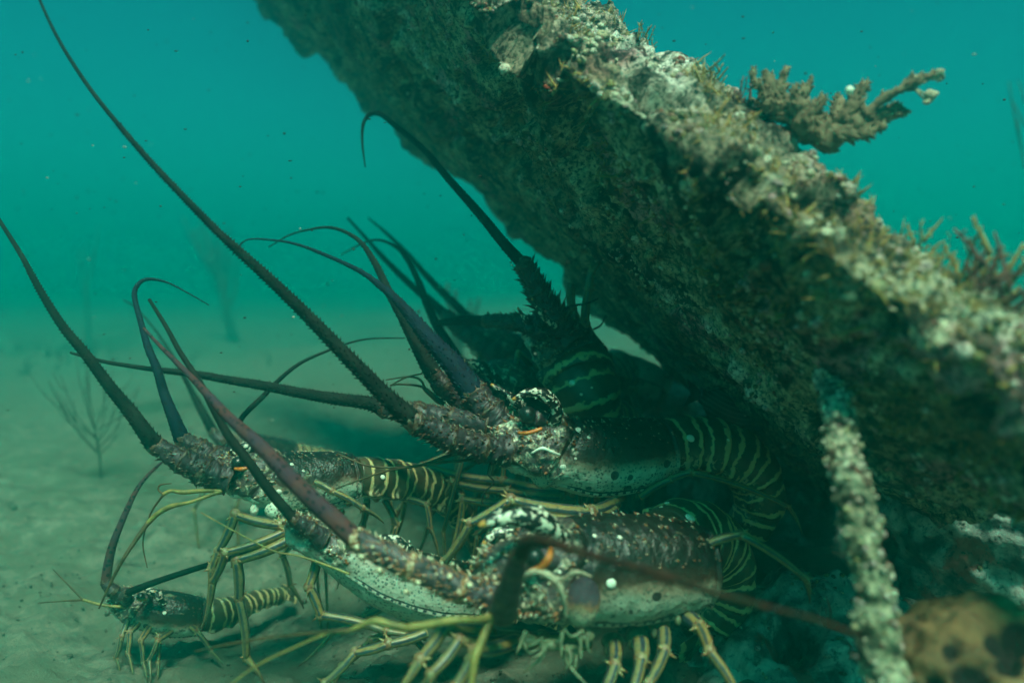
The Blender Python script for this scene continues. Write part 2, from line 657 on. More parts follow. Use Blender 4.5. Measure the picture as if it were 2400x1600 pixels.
def build_beam():
    nl, nc = 620, 300
    R = [spline(PP(r), nl) for r in RAILS]
    up = np.array([.05, .10, .13])
    R5 = R[4] + np.array([.03, .07, .06])
    R6 = R[4] * .4 + R[0] * .6 + np.array([.03, .05, .09])
    rails = [R[0], R[1], R[2], R[3], R[4], R5, R6]
    G = np.zeros((nl, nc, 3))
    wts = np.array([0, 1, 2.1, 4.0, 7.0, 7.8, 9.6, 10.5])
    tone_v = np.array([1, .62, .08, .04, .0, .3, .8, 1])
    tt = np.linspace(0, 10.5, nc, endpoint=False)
    # periodic smooth interpolation round the section
    for i in range(nl):
        pts = np.array([r[i] for r in rails])
        ext = np.vstack([pts[-1], pts, pts[0], pts[1]])
        k = np.clip(np.searchsorted(wts, tt, 'right') - 1, 0, 6)
        f = ((tt - wts[k]) / (wts[k + 1] - wts[k]))[:, None]
        a, b, c, d = ext[k], ext[k + 1], ext[k + 2], ext[k + 3]
        cr = 0.5 * ((2 * b) + (-a + c) * f + (2 * a - 5 * b + 4 * c - d) * f * f + (-a + 3 * b - 3 * c + d) * f ** 3)
        li = b * (1 - f) + c * f
        G[i] = cr * .25 + li * .75
    du = np.gradient(G, axis=0)
    dv = np.roll(G, -1, 1) - np.roll(G, 1, 1)
    N = nrm(np.cross(du, dv)).reshape(-1, 3)
    p = G.reshape(-1, 3)
    cen = G.mean(1, keepdims=True)
    if np.mean(np.sum((G - cen).reshape(-1, 3) * N, 1)) < 0:
        N = -N
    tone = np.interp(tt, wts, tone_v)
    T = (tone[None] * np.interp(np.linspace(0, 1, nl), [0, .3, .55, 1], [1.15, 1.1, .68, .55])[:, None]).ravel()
    rough = np.clip(.38 + .75 * T, 0, 1)
    D = fbm(p, 9, 3, 1) * .016 + fbm(p, 28, 4, 2) * .011 * rough
    w0 = worley(p + fbm(p, 20, 2, 51)[:, None] * .008, 42, 52)
    D = D + (.5 - w0) * .012 * rough
    ridge = np.exp(-((np.broadcast_to(tt[None], (nl, nc)).ravel() - 4.05) / .10) ** 2)
    D = D + ridge * (.006 + .006 * fbm(p, 40, 2, 53))
    edge = np.exp(-((np.broadcast_to(tt[None], (nl, nc)).ravel() - 7.0) / .35) ** 2)
    D = D + edge * np.clip(fbm(p, 22, 3, 55), -.1, 1) * .045
    w1 = worley(p, 70, 3)
    w2 = worley(p, 170, 4)
    D = D + (.55 - w1) * .0075 * rough + (.5 - w2) * .0036 * (rough + .3)
    pits = np.clip((fbm(p, 24, 3, 21) - .20) * 6, 0, 1)
    D = D - pits * .022
    D = D + fbm(p, 330, 2, 8) * .0016
    q = p + N * D[:, None]
    b = MB()
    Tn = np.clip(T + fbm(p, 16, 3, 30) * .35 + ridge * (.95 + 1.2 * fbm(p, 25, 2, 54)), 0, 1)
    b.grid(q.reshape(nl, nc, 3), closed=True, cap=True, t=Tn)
    base = P(2300, 1400, .5)
    base[2] = .05
    root = thing('fallen_beam', 'thick leaning beam crusted with pale growth, running overhead from upper left to lower right', 'beam', base)
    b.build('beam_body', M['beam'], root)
    # knobbly growth over the upper faces
    g = MB()
    Gq = q.reshape(nl, nc, 3)
    Nq = N.reshape(nl, nc, 3)
    Tq = Tn.reshape(nl, nc)
    cnt = 0
    while cnt < 6500:
        i = rng.integers(0, nl)
        k = rng.integers(0, nc)
        if k > nc * .42 and k < nc * .8:
            if rng.random() > .12: continue
        elif Tq[i, k] < .45 and rng.random() > .30: continue
        c = Gq[i, k]
        r = rng.uniform(.0007, .0021) * (1 + (rng.random() > .95) * .8)
        nn = Nq[i, k]
        if vnoise(c[None] * 55, 91)[0] + vnoise(c[None] * 130, 92)[0] * .6 < .12: continue
        patch = vnoise(c[None] * 38, 77)[0]
        tn = float(np.clip(.5 + patch * .5 + rng.normal() * .16, 0, 1))
        ax = np.stack([nrm(np.cross(nn, [.3, .2, .9])), nrm(np.cross(np.cross(nn, [.3, .2, .9]), nn)), nn])
        g.ball(c + nn * r * .1, (r * rng.uniform(.7, 1.9), r * rng.uniform(.7, 1.9), r * rng.uniform(.6, 1.4)), 6, 4, axes=ax, t=tn)
        cnt += 1
    o = g.build('encrusting_growth', M['growth'], root)
    o['kind'] = 'stuff'
    # short turf of weed on the crest, thicker towards the near end
    g = MB()
    cnt = 0
    while cnt < 5200:
        i = int(rng.integers(0, nl))
        k = int(rng.integers(-int(nc * .13), int(nc * .26))) % nc
        c = Gq[i, k]
        if vnoise(c[None] * 24, 95)[0] <   .62 - .95 * i / nl: continue
        d = nrm(Nq[i, k] + rng.normal(size=3) * .7 + np.array([0, 0, .3]))
        l = rng.uniform(.002, .007) * (1 + .8 * (rng.random() > .93))
        g.cone(c - Nq[i, k] * .0006, d, l, l * .13, 3, 0, rng.uniform(.2, 1), bend=rng.normal(size=3) * l * .35)
        cnt += 1
    o = g.build('algal_turf', M['turf'], root)
    o['kind'] = 'stuff'
    return Gq, Nq, root


BG, BN, BEAM = build_beam()


def beam_near(px, py):
    """a point on the beam's front at about this place of the view"""
    v = BG[:, :, :] - np.array([0, 0, CAM_Z])
    l = v @ CAMR
    x = 1200 + FPX * l[..., 0] / -l[..., 2]
    y = 800 - FPX * l[..., 1] / -l[..., 2]
    e = (x - px) ** 2 + (y - py) ** 2 + (-l[..., 2]) * 3000
    i, k = np.unravel_index(np.argmin(e), e.shape)
    return BG[i, k], BN[i, k]


# feathery weed on the crest
def weed(px, py, n, L, name, label, mat, spread=.9, lean=(0, 0, 1)):
    c, nn = beam_near(px, py)
    b = MB()
    for i in range(n):
        d = nrm(nn * .5 + np.array(lean) * .6 + rng.normal(size=3) * spread * .5)
        l = L * rng.uniform(.4, 1.1)
        o = c + rng.normal(size=3) * L * .35 - nn * .003
        side = rng.normal(size=3) * l * .25
        pts = spline(np.array([o, o + d * l * .5 + side * .4, o + d * l + side]), 6)
        b.tube(pts, np.linspace(l * .09, l * .03, 6), 5, squash=.45)
        for k in range(3):
            q = pts[2 + k]
            dd = nrm(d + rng.normal(size=3) * .7)
            b.cone(q, dd, l * rng.uniform(.2, .4), l * .05, 4)
    o = b.build(name, mat, loc=c)
    tag(o, label, 'seaweed', 'weed tufts on the beam')


# ------------------------------------------------------------------ encrusted rod
def build_rod():
    path = np.array([P(1880, 640, .56), P(1915, 760, .50), P(1942, 860, .475), P(1965, 960, .418), P(1985, 1080, .39), P(2018, 1240, .375), P(2046, 1370, .37), P(2055, 1500, .365), P(2082, 1620, .36), P(2100, 1760, .36)])
    n, s = 340, 90
    c = spline(path, n)
    T = nrm(np.gradient(c, axis=0))
    A = nrm(np.cross(T, [0, 1, 0]))
    B = np.cross(T, A)
    th = np.linspace(0, 2 * math.pi, s, endpoint=False)
    G = c[:, None] + .0086 * (A[:, None] * np.cos(th)[None, :, None] + B[:, None] * np.sin(th)[None, :, None])
    N = nrm(G - c[:, None]).reshape(-1, 3)
    p = G.reshape(-1, 3)
    D = fbm(p, 40, 3, 41) * .004 + (.5 - worley(p, 130, 42)) * .0042 + fbm(p, 300, 2, 43) * .001
    b = MB()
    b.grid((p + N * D[:, None]).reshape(n, s, 3), t=np.clip((.50 + fbm(p, 30, 2, 44) * .6) * np.repeat(np.interp(np.linspace(0, 1, n), [.10, .27], [0, 1]), s), 0, 1))  # crust fades at the top end, painting it darker in the beam's shade
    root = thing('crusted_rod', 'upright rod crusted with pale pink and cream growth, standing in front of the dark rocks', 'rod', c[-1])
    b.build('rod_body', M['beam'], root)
    g = MB()
    q = p + N * D[:, None]
    for k in range(650):
        i = rng.integers(0, len(q))
        r = rng.uniform(.0006, .0018)
        g.ball(q[i] + N[i] * r * .3, (r, r * rng.uniform(.7, 1.4), r * rng.uniform(.7, 1.4)), 6, 4, t=float(np.clip(rng.normal(.42, .25), 0, 1)))
    o = g.build('encrusting_growth', M['growth'], root)
    o['kind'] = 'stuff'


build_rod()

# ------------------------------------------------------------------ rocks
def rock(name, label, cat, c, axes, seed, amp=.25, mat='rock', n=120, holes=(), parent=None):
    c = np.asarray(c, float)
    th = np.linspace(0.0001, math.pi - .0001, n)
    ph = np.linspace(0, 2 * math.pi, n * 2, endpoint=False)
    U = np.stack([np.sin(th)[:, None] * np.cos(ph)[None], np.sin(th)[:, None] * np.sin(ph)[None], np.cos(th)[:, None] + 0 * ph[None]], -1).reshape(-1, 3)
    A = np.array(axes)
    p = U * A
    m = A.mean()
    w = c + p
    D = fbm(w, 5, 3, seed) * amp * m + fbm(w, 18, 4, seed + 3) * .020 + (.5 - worley(w + fbm(w, 20, 2, 9)[:, None] * .01, 34, seed + 5)) * (.005 if mat == 'sponge' else .016) + (.5 - worley(w, 90, seed + 5)) * .005 - np.clip((fbm(w, 20, 2, seed + 11) - .3) * 5, 0, 1) * (0 if mat == 'sponge' else .02) + fbm(w, 150, 3, seed + 7) * .003
    t = np.zeros(len(p))
    N = nrm(p / A ** 2)
    q = p + N * D[:, None]
    for hx, hr, hd in holes:
        dv = nrm(np.asarray(hx) - np.array([0, 0, CAM_Z]))
        dist = np.linalg.norm(np.cross(c + q - np.asarray(hx), dv[None]), axis=1)
        dist = dist * (1 + .35 * fbm(c + q, 90, 2, 3)) + np.where((N @ dv) < .1, 0, 9)
        k = np.clip(1 - dist / hr, 0, 1)
        k = k * k * (3 - 2 * k)
        q = q - N * (k * hd)[:, None]
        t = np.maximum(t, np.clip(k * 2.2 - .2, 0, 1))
    b = MB()
    b.grid((c + q).reshape(n, 2 * n, 3), t=t)
    o = b.build(name, M[mat], loc=c)
    tag(o, label, cat)
    if mat == 'rock':
        g = MB()
        vis = np.nonzero((N[:, 1] < .35))[0]
        for k in range(420):
            i = int(vis[rng.integers(0, len(vis))])
            p_ = c + q[i]
            if vnoise(p_[None] * 26, 97)[0] < 0: continue
            r = rng.uniform(.0008, .0024)
            g.ball(p_, (r * rng.uniform(.6, 1.6), r * rng.uniform(.6, 1.6), r * rng.uniform(.5, 1.1)), 6, 4, t=float(np.clip(rng.normal(.72, .12), 0, 1)))
        e = g.build('encrusting_growth', M['growth'], o)
        e['kind'] = 'stuff'
    return o


# wall of rock behind the lobsters, under the beam
rock('reef_rock', 'dark red-brown reef rock behind the lobsters, low under the beam', 'rock', P(1980, 1290, .98), (.20, .17, .22), 101, .30, n=150)
rock('reef_rock', 'dark boulder at right between the crusted rod and the beam', 'rock', P(2330, 1230, .66), (.10, .12, .13), 131, .3)
rock('reef_rock', 'low rock with a black hole, left of the foot of the rod', 'rock', P(1880, 1610, .62), (.12, .09, .075), 151, .25,
     holes=[(P(1865, 1490, .553), .026, .04)])
rock('reef_rock', 'small dark stone under the rearmost lobster tail', 'rock', P(1560, 1010, 1.08), (.11, .08, .07), 171, .35, n=70)
rock('pitted_sponge', 'mottled tan sponge with round dark pits in the bottom right corner', 'sponge', P(2360, 1640, .375), (.064, .050, .040), 197, .06, 'sponge',
     holes=[(P(2275, 1590, .332), .012, .008), (P(2330, 1500, .345), .008, .007), (P(2388, 1480, .348), .011, .008), (P(2370, 1545, .336), .010, .008), (P(2190, 1605, .35), .007, .005), (P(2225, 1520, .352), .006, .005)])

# ------------------------------------------------------------------ lobsters
W = np.array([0, -1.0, 0])


def frames(c, roll):
    T = nrm(np.gradient(c, axis=0))
    D = nrm(np.cross(W[None], T))
    S = nrm(np.cross(T, D))
    S = np.where((S @ W)[:, None] < 0, -S, S)
    r = np.asarray(roll)
    r = r[:, None] if r.ndim else r
    D2 = D * np.cos(r) + S * np.sin(r)
    S2 = S * np.cos(r) - D * np.sin(r)
    return T, D2, S2


def px(r, d):
    return r * d / FPX


def spines_along(b, pts, r, every, length, rad_, n_around, jitter=.3, fwd=.6, sgn=1, t1=1.0, j=0.0):
    pts = np.asarray(pts)
    L = np.concatenate([[0], np.cumsum(np.linalg.norm(np.diff(pts, axis=0), axis=1))])
    s = every * .5
    row = 0
    while s < L[-1] * .99:
        q = np.array([np.interp(s, L, pts[:, k]) for k in range(3)])
        q2 = np.array([np.interp(min(s + .001, L[-1]), L, pts[:, k]) for k in range(3)])
        T = nrm(q2 - q + 1e-9)
        rr = np.interp(s, L, r)
        N = nrm(np.cross(T, [0, 1, .1]))
        B = np.cross(T, N)
        for k in range(n_around):
            an = 2 * math.pi * (k + (row % 2) * .5) / n_around + random.uniform(-jitter, jitter)
            d = N * math.cos(an) + B * math.sin(an)
            l = length * (rr / r[0]) ** .7 * random.uniform(.7, 1.2)
            b.cone(q + d * rr * .85, nrm(d + T * fwd * sgn), l, rad_ * (rr / r[0]) ** .7, 4, 0, t1, j=j)
        s += every * (rr / r[0]) ** .6
        row += 1


def antenna(root, pts, rpx, mat='ant', name='antenna', spiny=True, parent=None, n=90, seg=8, sp=1.0):
    """pts from the base to the tip: (px, py, depth); rpx: radii in photo pixels at those points"""
    rows = np.array([list(P(*q)) + [px(r, q[2])] for q, r in zip(pts, rpx)])
    S = spline(rows, n)
    b = MB()
    b.tube(S[:, :3], np.maximum(S[:, 3], .00022), seg)
    if spiny:
        m = int(n * .72)
        spines_along(b, S[:m, :3], np.maximum(S[:m, 3], .0003), .0042, S[0, 3] * .50 * sp, S[0, 3] * .15, 8, fwd=.9)
    return b.build(name, M[mat], parent or root)


def ped(root, pts, rpx, big=1.0, whites=(), mat='pedd'):
    """spiny three-jointed base of an antenna, from the head outwards"""
    b = MB()
    Q = PP(pts)
    R = [px(r, q[2]) for r, q in zip(rpx, pts)]
    for i in range(len(Q) - 1):
        n = 22
        t = np.linspace(0, 1, n)
        c = Q[i] * (1 - t[:, None]) + Q[i + 1] * t[:, None]
        r = (R[i] * (1 - t) + R[i + 1] * t) * (1 + .16 * np.abs(2 * t - 1) ** 4 - .06)
        b.tube(c, r, 26, j=np.abs(2 * t - 1) ** 3)
        b.ball(Q[i + 1], R[i + 1] * .98, 16, 9, j=.9)
        for z in (-1, -2):
            cc = Q[i + 1] if z == -1 else c.mean(0)
            vv = b.v[z]
            b.v[z] = vv + nrm(rng.normal(size=3)[None] * 0 + vv - cc) * (fbm(vv, 260, 3, 70)[:, None] * R[i] * .30 + fbm(vv, 900, 2, 71)[:, None] * R[i] * .08)
        spines_along(b, c, r, R[i] * .30, R[i] * .46 * big, R[i] * .11, 9, fwd=1.1, t1=.62, jitter=.5)
        spines_along(b, c, r, R[i] * .62, R[i] * .66 * big, R[i] * .15, 4, fwd=.9, t1=.95, jitter=.9)
    o = b.build('antenna_base', M['ped' if whites else mat], root)
    if whites:
        g = MB()
        for (x, y, d, l, dx, dy) in whites:
            p0, p1 = P(x, y, d), P(x + dx, y + dy, d - .012)
            dd = nrm(p1 - p0)
            r = px(l, d)
            g.cone(p0 - dd * r * .8, dd, r * 2.1, r * .62, 8, .30, 1.0)
            g.ball(p0 + dd * r * .3, r * .48, 8, 6, t=.9)
        g.build('spine', M['ped'], o)
    return o


def horn(root, pts, rpx, name='horn'):
    rows = np.array([list(P(*q)) + [px(r, q[2])] for q, r in zip(pts, rpx)])
    S = spline(rows, 26)
    b = MB()
    rr = S[:, 3] * (1 + .10 * np.sin(np.linspace(0, 15, 26)))
    N, B, T = b.tube(S[:, :3], rr, 14, ref=(0, -1, .2))
    for k in range(16):
        i = random.randint(2, 22)
        an = random.uniform(0, 6.28)
        d = N[i] * math.cos(an) + B[i] * math.sin(an)
        l = rr[i] * random.uniform(.3, .7)
        b.cone(S[i, :3] + d * rr[i] * .85, nrm(d + T[i] * .8), l, l * .4, 6)
        b.at[-1][:, 1] = [.5] * 6 + [.7] * 6 + [1.0]
    return b.build(name, M['horn'], root)


def eye(root, x, y, d, r, arc=None, stalk=None):
    b = MB()
    R = px(r, d)
    c = P(x, y, d)
    b.ball(c, R, 20, 12)
    e = b.build('eye', M['eye'], root)
    s = MB()
    q = P(*stalk) if stalk else c + np.array([R * 1.6, R * .9, -R * .6])
    s.tube(spline(np.array([q, (q + c) / 2, c + (q - c) * .25]), 8), np.linspace(R * .9, R * 1.02, 8), 12)
    s.build('eye_stalk', M['ped'], root)
    if arc:
        o = MB()
        A = np.array([list(P(*q[:3])) + [px(q[3], q[2])] for q in arc])
        S = spline(A, 16)
        o.tube(S[:, :3], S[:, 3], 8)
        o.build('eye_ridge', M['orange'], root)
    return e


def leg(root, pts, r0, r1=None, mat='leg', tip=True):
    """pts: joints from the body outwards (px, py, depth)"""
    Q = PP(pts)
    n = len(Q) - 1
    r1 = r1 if r1 is not None else r0 * .45
    b = MB()
    seglen = [np.linalg.norm(Q[i + 1] - Q[i]) for i in range(n)]
    tot = sum(seglen)
    acc = 0
    for i in range(n):
        f0, f1 = acc / tot, (acc + seglen[i]) / tot
        acc += seglen[i]
        k = 12
        t = np.linspace(0, 1, k)
        ra = px(r0 + (r1 - r0) * f0, pts[i][2]) * 1.12
        rb = px(r0 + (r1 - r0) * f1, pts[i + 1][2]) * 1.12
        last = i == n - 1 and tip
        if last:
            rb *= .25
        r = (ra * (1 - t) + rb * t)
        r = r * (.84 + .10 * np.exp(-((t - .06) / .07) ** 2) + .20 * np.sin(t * math.pi) + (0 if last else .14 * np.exp(-((t - .97) / .06) ** 2)))
        bow = nrm(np.cross(Q[i + 1] - Q[i], [0, 1, 0])) * seglen[i] * .035
        c = Q[i] * (1 - t[:, None]) + Q[i + 1] * t[:, None] + bow * np.sin(t * math.pi)[:, None]
        v0 = sum(len(x) for x in b.v)
        b.tube(c, r, 10, j=np.maximum(np.exp(-(t / .07) ** 2), 0 if last else np.exp(-((1 - t) / .07) ** 2)), ref=(0, -1, .15), squash=.8)
        b.at[-1][:, 1] = np.repeat(f0 + (f1 - f0) * t, 10)
        if i < n - 1:
            b.ball(Q[i + 1], rb * .98, 8, 6, u=f1, j=.8)
            for z in range(3):
                b.cone(Q[i + 1], nrm(nrm(Q[i + 1] - Q[i]) * .5 + rng.normal(size=3) * .6), rb * 2.0, rb * .4, 4, j=1.0)
    return b.build('leg', M[mat], root)


def whisker(root, pts, rpx, mat='whiskd', name='antennule', n=50):
    rows = np.array([list(P(*q)) + [px(r, q[2])] for q, r in zip(pts, rpx)])
    S = spline(rows, n)
    b = MB()
    b.tube(S[:, :3], np.maximum(S[:, 3], .0002), 6)
    return b.build(name, M[mat], root)


def carapace(root, st, roll=.25, width=.92, scatter=90, groove=True, big=1.0, seed=0):
    """st: stations from head to rear: (px, py, depth, half height px)"""
    rows = np.array([list(P(*q[:3])) + [px(q[3], q[2])] for q in st])
    n, s = 150, 112
    S = spline(rows, n)
    c, h = S[:, :3], S[:, 3]
    u = np.linspace(0, 1, n)
    T, D, B = frames(c, roll)
    th = np.linspace(-math.pi, math.pi, s, endpoint=False)
    cs, sn = np.cos(th), np.sin(th)
    cs = np.where(cs < 0, cs * .80, cs)
    end = np.minimum(1, np.sqrt(np.clip(u / .035, 0, 1))) * np.minimum(1, np.sqrt(np.clip((1 - u) / .02, 0, 1)) * .12 + .88)
    hh = (h * end)[:, None, None]
    G = c[:, None] + hh * (D[:, None] * cs[None, :, None] + B[:, None] * (sn * width)[None, :, None])
    a = np.abs(th) / math.pi
    N = nrm(D[:, None] * cs[None, :, None] * width + B[:, None] * sn[None, :, None])
    Um, Am = np.meshgrid(u, a, indexing='ij')
    disp = np.zeros((n, s))
    hm = h.max()
    if groove:
        gc = .40 - .16 * np.clip(Am - .1, 0, 1) * 1.6
        disp -= np.exp(-((Um - gc) / .018) ** 2) * hm * .10 * (Am < .68)
        disp += np.exp(-((Um - gc + .09) / .06) ** 2) * hm * .06
        disp -= np.exp(-((Um - .965) / .010) ** 2) * hm * .07
        disp += np.exp(-((Am - .69) / .02) ** 2) * hm * .05 * (Um > .3)
        # cheek bulge
        disp += np.exp(-((Um - .28) / .09) ** 2 - ((Am - .56) / .12) ** 2) * hm * .13
    p = G.reshape(-1, 3)
    disp = disp.reshape(-1) + fbm(p, 60, 3, seed) * hm * .05 + fbm(p, 300, 2, seed + 2) * hm * .018 \
        + np.clip(.4 - Um.reshape(-1), 0, .4) * fbm(p, 190, 3, seed + 4) * hm * .35
    q = p + N.reshape(-1, 3) * disp[:, None]
    b = MB()
    b.grid(q.reshape(n, s, 3), a=np.broadcast_to(a[None], (n, s)), u=np.broadcast_to(u[:, None], (n, s)))
    ob = b.build('carapace', M['car_dimmed' if seed in (3, 73) else 'car'], root)  # two sunlit lobsters get the same shell, flank colour dimmed against strong light
    # spines over the head and back, pointing forwards
    g = MB()
    Q = q.reshape(n, s, 3)
    rr = random.Random(seed)
    for k in range(int(scatter * 1.7)):
        uu = rr.random() ** 1.7
        aa = rr.uniform(0, .58) if uu < .4 else rr.uniform(0, .30)
        sg = rr.choice((-1, 1, 1))
        i = int(uu * (n - 1))
        jx = int((aa * sg + 1) * s / 2) % s
        l = hm * (.16 if uu < .4 else .09) * rr.uniform(.5, 1.3) * big
        g.cone(Q[i, jx] - N[i, jx] * l * .2, nrm(N[i, jx] * .8 - T[i] * .8), l, l * .30, 6, rr.choice((0, .15, .25)), rr.uniform(.5, 1.0))
    g.build('carapace_spines', M['pedm'], ob)
    return ob, Q, N


def abdomen_spots(ab, specs):
    for sp in specs:
        best = None
        for o, Q, N in ab:
            v = Q - np.array([0, 0, CAM_Z])
            l = v @ CAMR
            e = (1200 + FPX * l[..., 0] / -l[..., 2] - sp[0]) ** 2 + (800 - FPX * l[..., 1] / -l[..., 2] - sp[1]) ** 2
            e = e + np.where(np.sum(N * -nrm(v), -1) > .05, 0, 1e7)
            if best is None or e.min() < best[0]:
                best = (e.min(), o, Q, N)
        surface_spot(best[1], best[2], best[3], [sp])


def surface_spot(parent, Q, N, specs):
    """flattened pale spots on a gridded surface: nearest surface point, seen from the camera, to each pixel"""
    v = Q - np.array([0, 0, CAM_Z])
    l = v @ CAMR
    X = 1200 + FPX * l[..., 0] / -l[..., 2]
    Y = 800 - FPX * l[..., 1] / -l[..., 2]
    face = np.sum(N * -nrm(v), -1) > 0.05
    for (x, y, r) in specs:
        b = MB()
        e = (X - x) ** 2 + (Y - y) ** 2 + np.where(face, 0, 1e7)
        i, k = np.unravel_index(np.argmin(e), e.shape)
        n = N[i, k]
        R = px(r, -l[i, k, 2])
        t1 = nrm(np.cross(n, [.2, .3, .9]))
        ax = np.stack([t1, np.cross(n, t1), n])
        b.ball(Q[i, k] + n * R * .05, (R, R * .85, R * .35), 12, 6, axes=ax)
        b.build('pale_spot', M['spot'], parent)


def abdomen(root, st, roll=.3, width=.95, segs=6, seed=0, tail=True):
    rows = np.array([list(P(*q[:3])) + [px(q[3], q[2])] for q in st])
    NS = 200
    S = spline(rows, NS)
    c, h = S[:, :3], S[:, 3]
    T, D, B = frames(c, roll)
    s = 96
    th = np.linspace(-math.pi, math.pi, s, endpoint=False)
    a = np.abs(th) / math.pi
    out = []
    for g in range(segs):
        m = 22
        u0, u1 = g / segs - .012, min(1, (g + 1.14) / segs)
        uu = np.clip(np.linspace(u0, u1, m), 0, 1) * (NS - 1)
        ii = uu.astype(int)
        lu = np.linspace(0, 1, m)
        scale = (.85 + .15 * np.sqrt(lu)) * np.where(lu > .93, 1 - (lu - .93) * .9, 1)
        cs, sn = np.cos(th), np.sin(th)
        lobes = 1 + .20 * np.exp(-((a - .60) / .05) ** 2)[None] * np.exp(-((lu - .55) / .25) ** 2)[:, None]
        cs = np.where(cs < 0, cs * .72, cs)
        hh = (h[ii] * scale)[:, None, None]
        Nn = D[ii][:, None] * cs[None, :, None] + B[ii][:, None] * (sn * width)[None, :, None]
        G = c[ii][:, None] + hh * Nn * lobes[..., None]
        groovep = np.exp(-((lu - .40) / .03) ** 2)[:, None] * (a < .55)[None] * h.max() * .035
        G = G - nrm(Nn) * groovep[..., None]
        b = MB()
        b.grid(G, a=np.broadcast_to(a[None], (m, s)), u=np.broadcast_to(lu[:, None], (m, s)))
        o = b.build('abdomen_segment', M['abd'], root)
        out.append((o, G, nrm(Nn)))
    if tail:
        e, Te, De, Be, R = c[-1], T[-1], D[-1], B[-1], h[-1]
        for k in range(5):
            an = (k - 2) * .42
            d = nrm(Te * math.cos(an) + Be * math.sin(an))
            sd_ = nrm(np.cross(d, De))
            L = R * 2.0
            n1, n2 = 12, 9
            G = np.zeros((n1, n2 * 2 - 2, 3))
            for i in range(n1):
                f = i / (n1 - 1)
                wd = R * .42 * math.sin(min(1, .25 + f * .95) * math.pi * .62) * (1 if f < .8 else math.sqrt(max(0, 1 - ((f - .8) / .21) ** 2)))
                top = [e + d * L * f + sd_ * wd * (q / (n2 - 1) * 2 - 1) + De * (R * .05 - (k % 2) * R * .04) + De * R * .12 * math.sin(f * 3) for q in range(n2)]
                bot = [t - De * R * .06 for t in top[1:-1]][::-1]
                G[i] = np.array(top + bot)
            b = MB()
            b.grid(G, u=np.broadcast_to(np.linspace(0, 1, n1)[:, None], G.shape[:2]), a=.3)
            b.build('tail_fan', M['abd'], root)
    return out


def hidden_legs(root, bodypts, gz=None, n=4, r=9, side=1, spread=60):
    """walking legs that go down to the seabed beside the body; bodypts: (px, py, d)"""
    for i, q in enumerate(bodypts):
        p = P(*q)
        k = p + np.array([(-.3 + .25 * i) * .035, -.02 * side, .012])
        f = p + np.array([(-.5 + .35 * i) * .07, -.035 * side, 0])
        f[2] = ground_z(np.array([f[0]]), np.array([f[1]]))[0]
        m = k * .45 + f * .55 + np.array([(-.5 + .3 * i) * .03, -.008 * side, .0])
        Q = np.array([p, k, m, f])
        b = MB()
        R = px(r, q[2])
        for z in range(3):
            t = np.linspace(0, 1, 10)[:, None]
            b.tube(Q[z] * (1 - t) + Q[z + 1] * t, np.linspace(R * (1 - .25 * z), R * (.8 - .25 * z), 10), 8, j=np.maximum(np.exp(-(t[:, 0] / .08) ** 2), np.exp(-((1 - t[:, 0]) / .08) ** 2)), ref=(0, -1, .15))
            b.at[-1][:, 1] = np.repeat(np.linspace(z / 3, (z + 1) / 3 * .97, 10), 8)
            b.ball(Q[z + 1], R * (.85 - .25 * z), 8, 5, j=1., u=(z + 1) / 3 * .9)
        b.build('leg', M['leg'], root)


GRP = 'spiny lobsters gathered under the leaning beam'


def new_lobster(label, x, y, d):
    p = P(x, y, d)
    p[2] = ground_z(np.array([p[0]]), np.array([p[1]]))[0]
    return thing('spiny_lobster', label, 'lobster', p, GRP)


# --- F: the near lobster, lower centre
F = new_lobster('nearest and largest lobster with a purple antenna base and bright orange eye ridge', 1400, 1500, .48)
_, QF, NF = carapace(F, [(1110, 1375, .47, 52), (1180, 1362, .475, 92), (1290, 1345, .485, 124), (1420, 1338, .50, 136), (1540, 1335, .51, 126), (1650, 1330, .52, 100)], roll=.30, scatter=150, seed=3, big=1.0)
surface_spot(F.children[0], QF, NF, [(1434, 1368, 14), (1392, 1255, 6), (1452, 1262, 6), (1345, 1320, 5), (1312, 1342, 5)])
ab = abdomen(F, [(1560, 1275, .55, 92), (1605, 1262, .57, 96), (1655, 1275, .59, 92), (1690, 1330, .60, 82), (1695, 1400, .60, 70), (1660, 1460, .60, 58)], roll=.75, width=1.0)
abdomen_spots(ab, [(1563, 1180, 8), (1523, 1172, 6)])
abdomen_spots(ab, [(1619, 1215, 14)])
pb = ped(F, [(1165, 1400, .455), (1078, 1378, .448), (960, 1326, .445), (832, 1262, .445)], [38, 34, 31, 25], big=1.25,
         whites=[(836, 1280, .432, 10, 6, 26), (848, 1305, .432, 12, -22, -16), (890, 1337, .43, 13, -20, -22), (979, 1364, .428, 12, 24, 4), (952, 1386, .43, 11, -16, -8),
                 (1054, 1349, .425, 12, 0, 22), (1100, 1370, .42, 14, 26, 2), (873, 1282, .43, 8, -10, -18), (1023, 1345, .425, 7, -10, -18), (842, 1240, .435, 8, 4, -20), (1012, 1310, .435, 8, -6, -18), (1060, 1322, .43, 9, 2, -18)])
antenna(F, [(832, 1262, .445), (768, 1203, .45), (700, 1140, .455), (606, 1041, .47), (538, 980, .485), (490, 928, .50), (440, 875, .52), (368, 803, .55), (337, 769, .56)],
        [24, 23, 21, 17, 13, 10, 7, 4.2, 3], 'antp', spiny=False, parent=pb)
pb2 = ped(F, [(1180, 1430, .44), (1188, 1392, .40), (1207, 1332, .375), (1220, 1296, .36)], [32, 29, 25, 20], big=.5)
antenna(F, [(1220, 1296, .36), (1237, 1270, .348), (1275, 1266, .338), (1340, 1288, .33), (1430, 1313, .322), (1530, 1340, .315), (1640, 1378, .31), (1790, 1420, .305), (1900, 1448, .30), (2020, 1490, .30)],
        [20, 18, 14, 11, 10, 9.5, 8.5, 7, 5.5, 4], 'antr', spiny=False, parent=pb2)
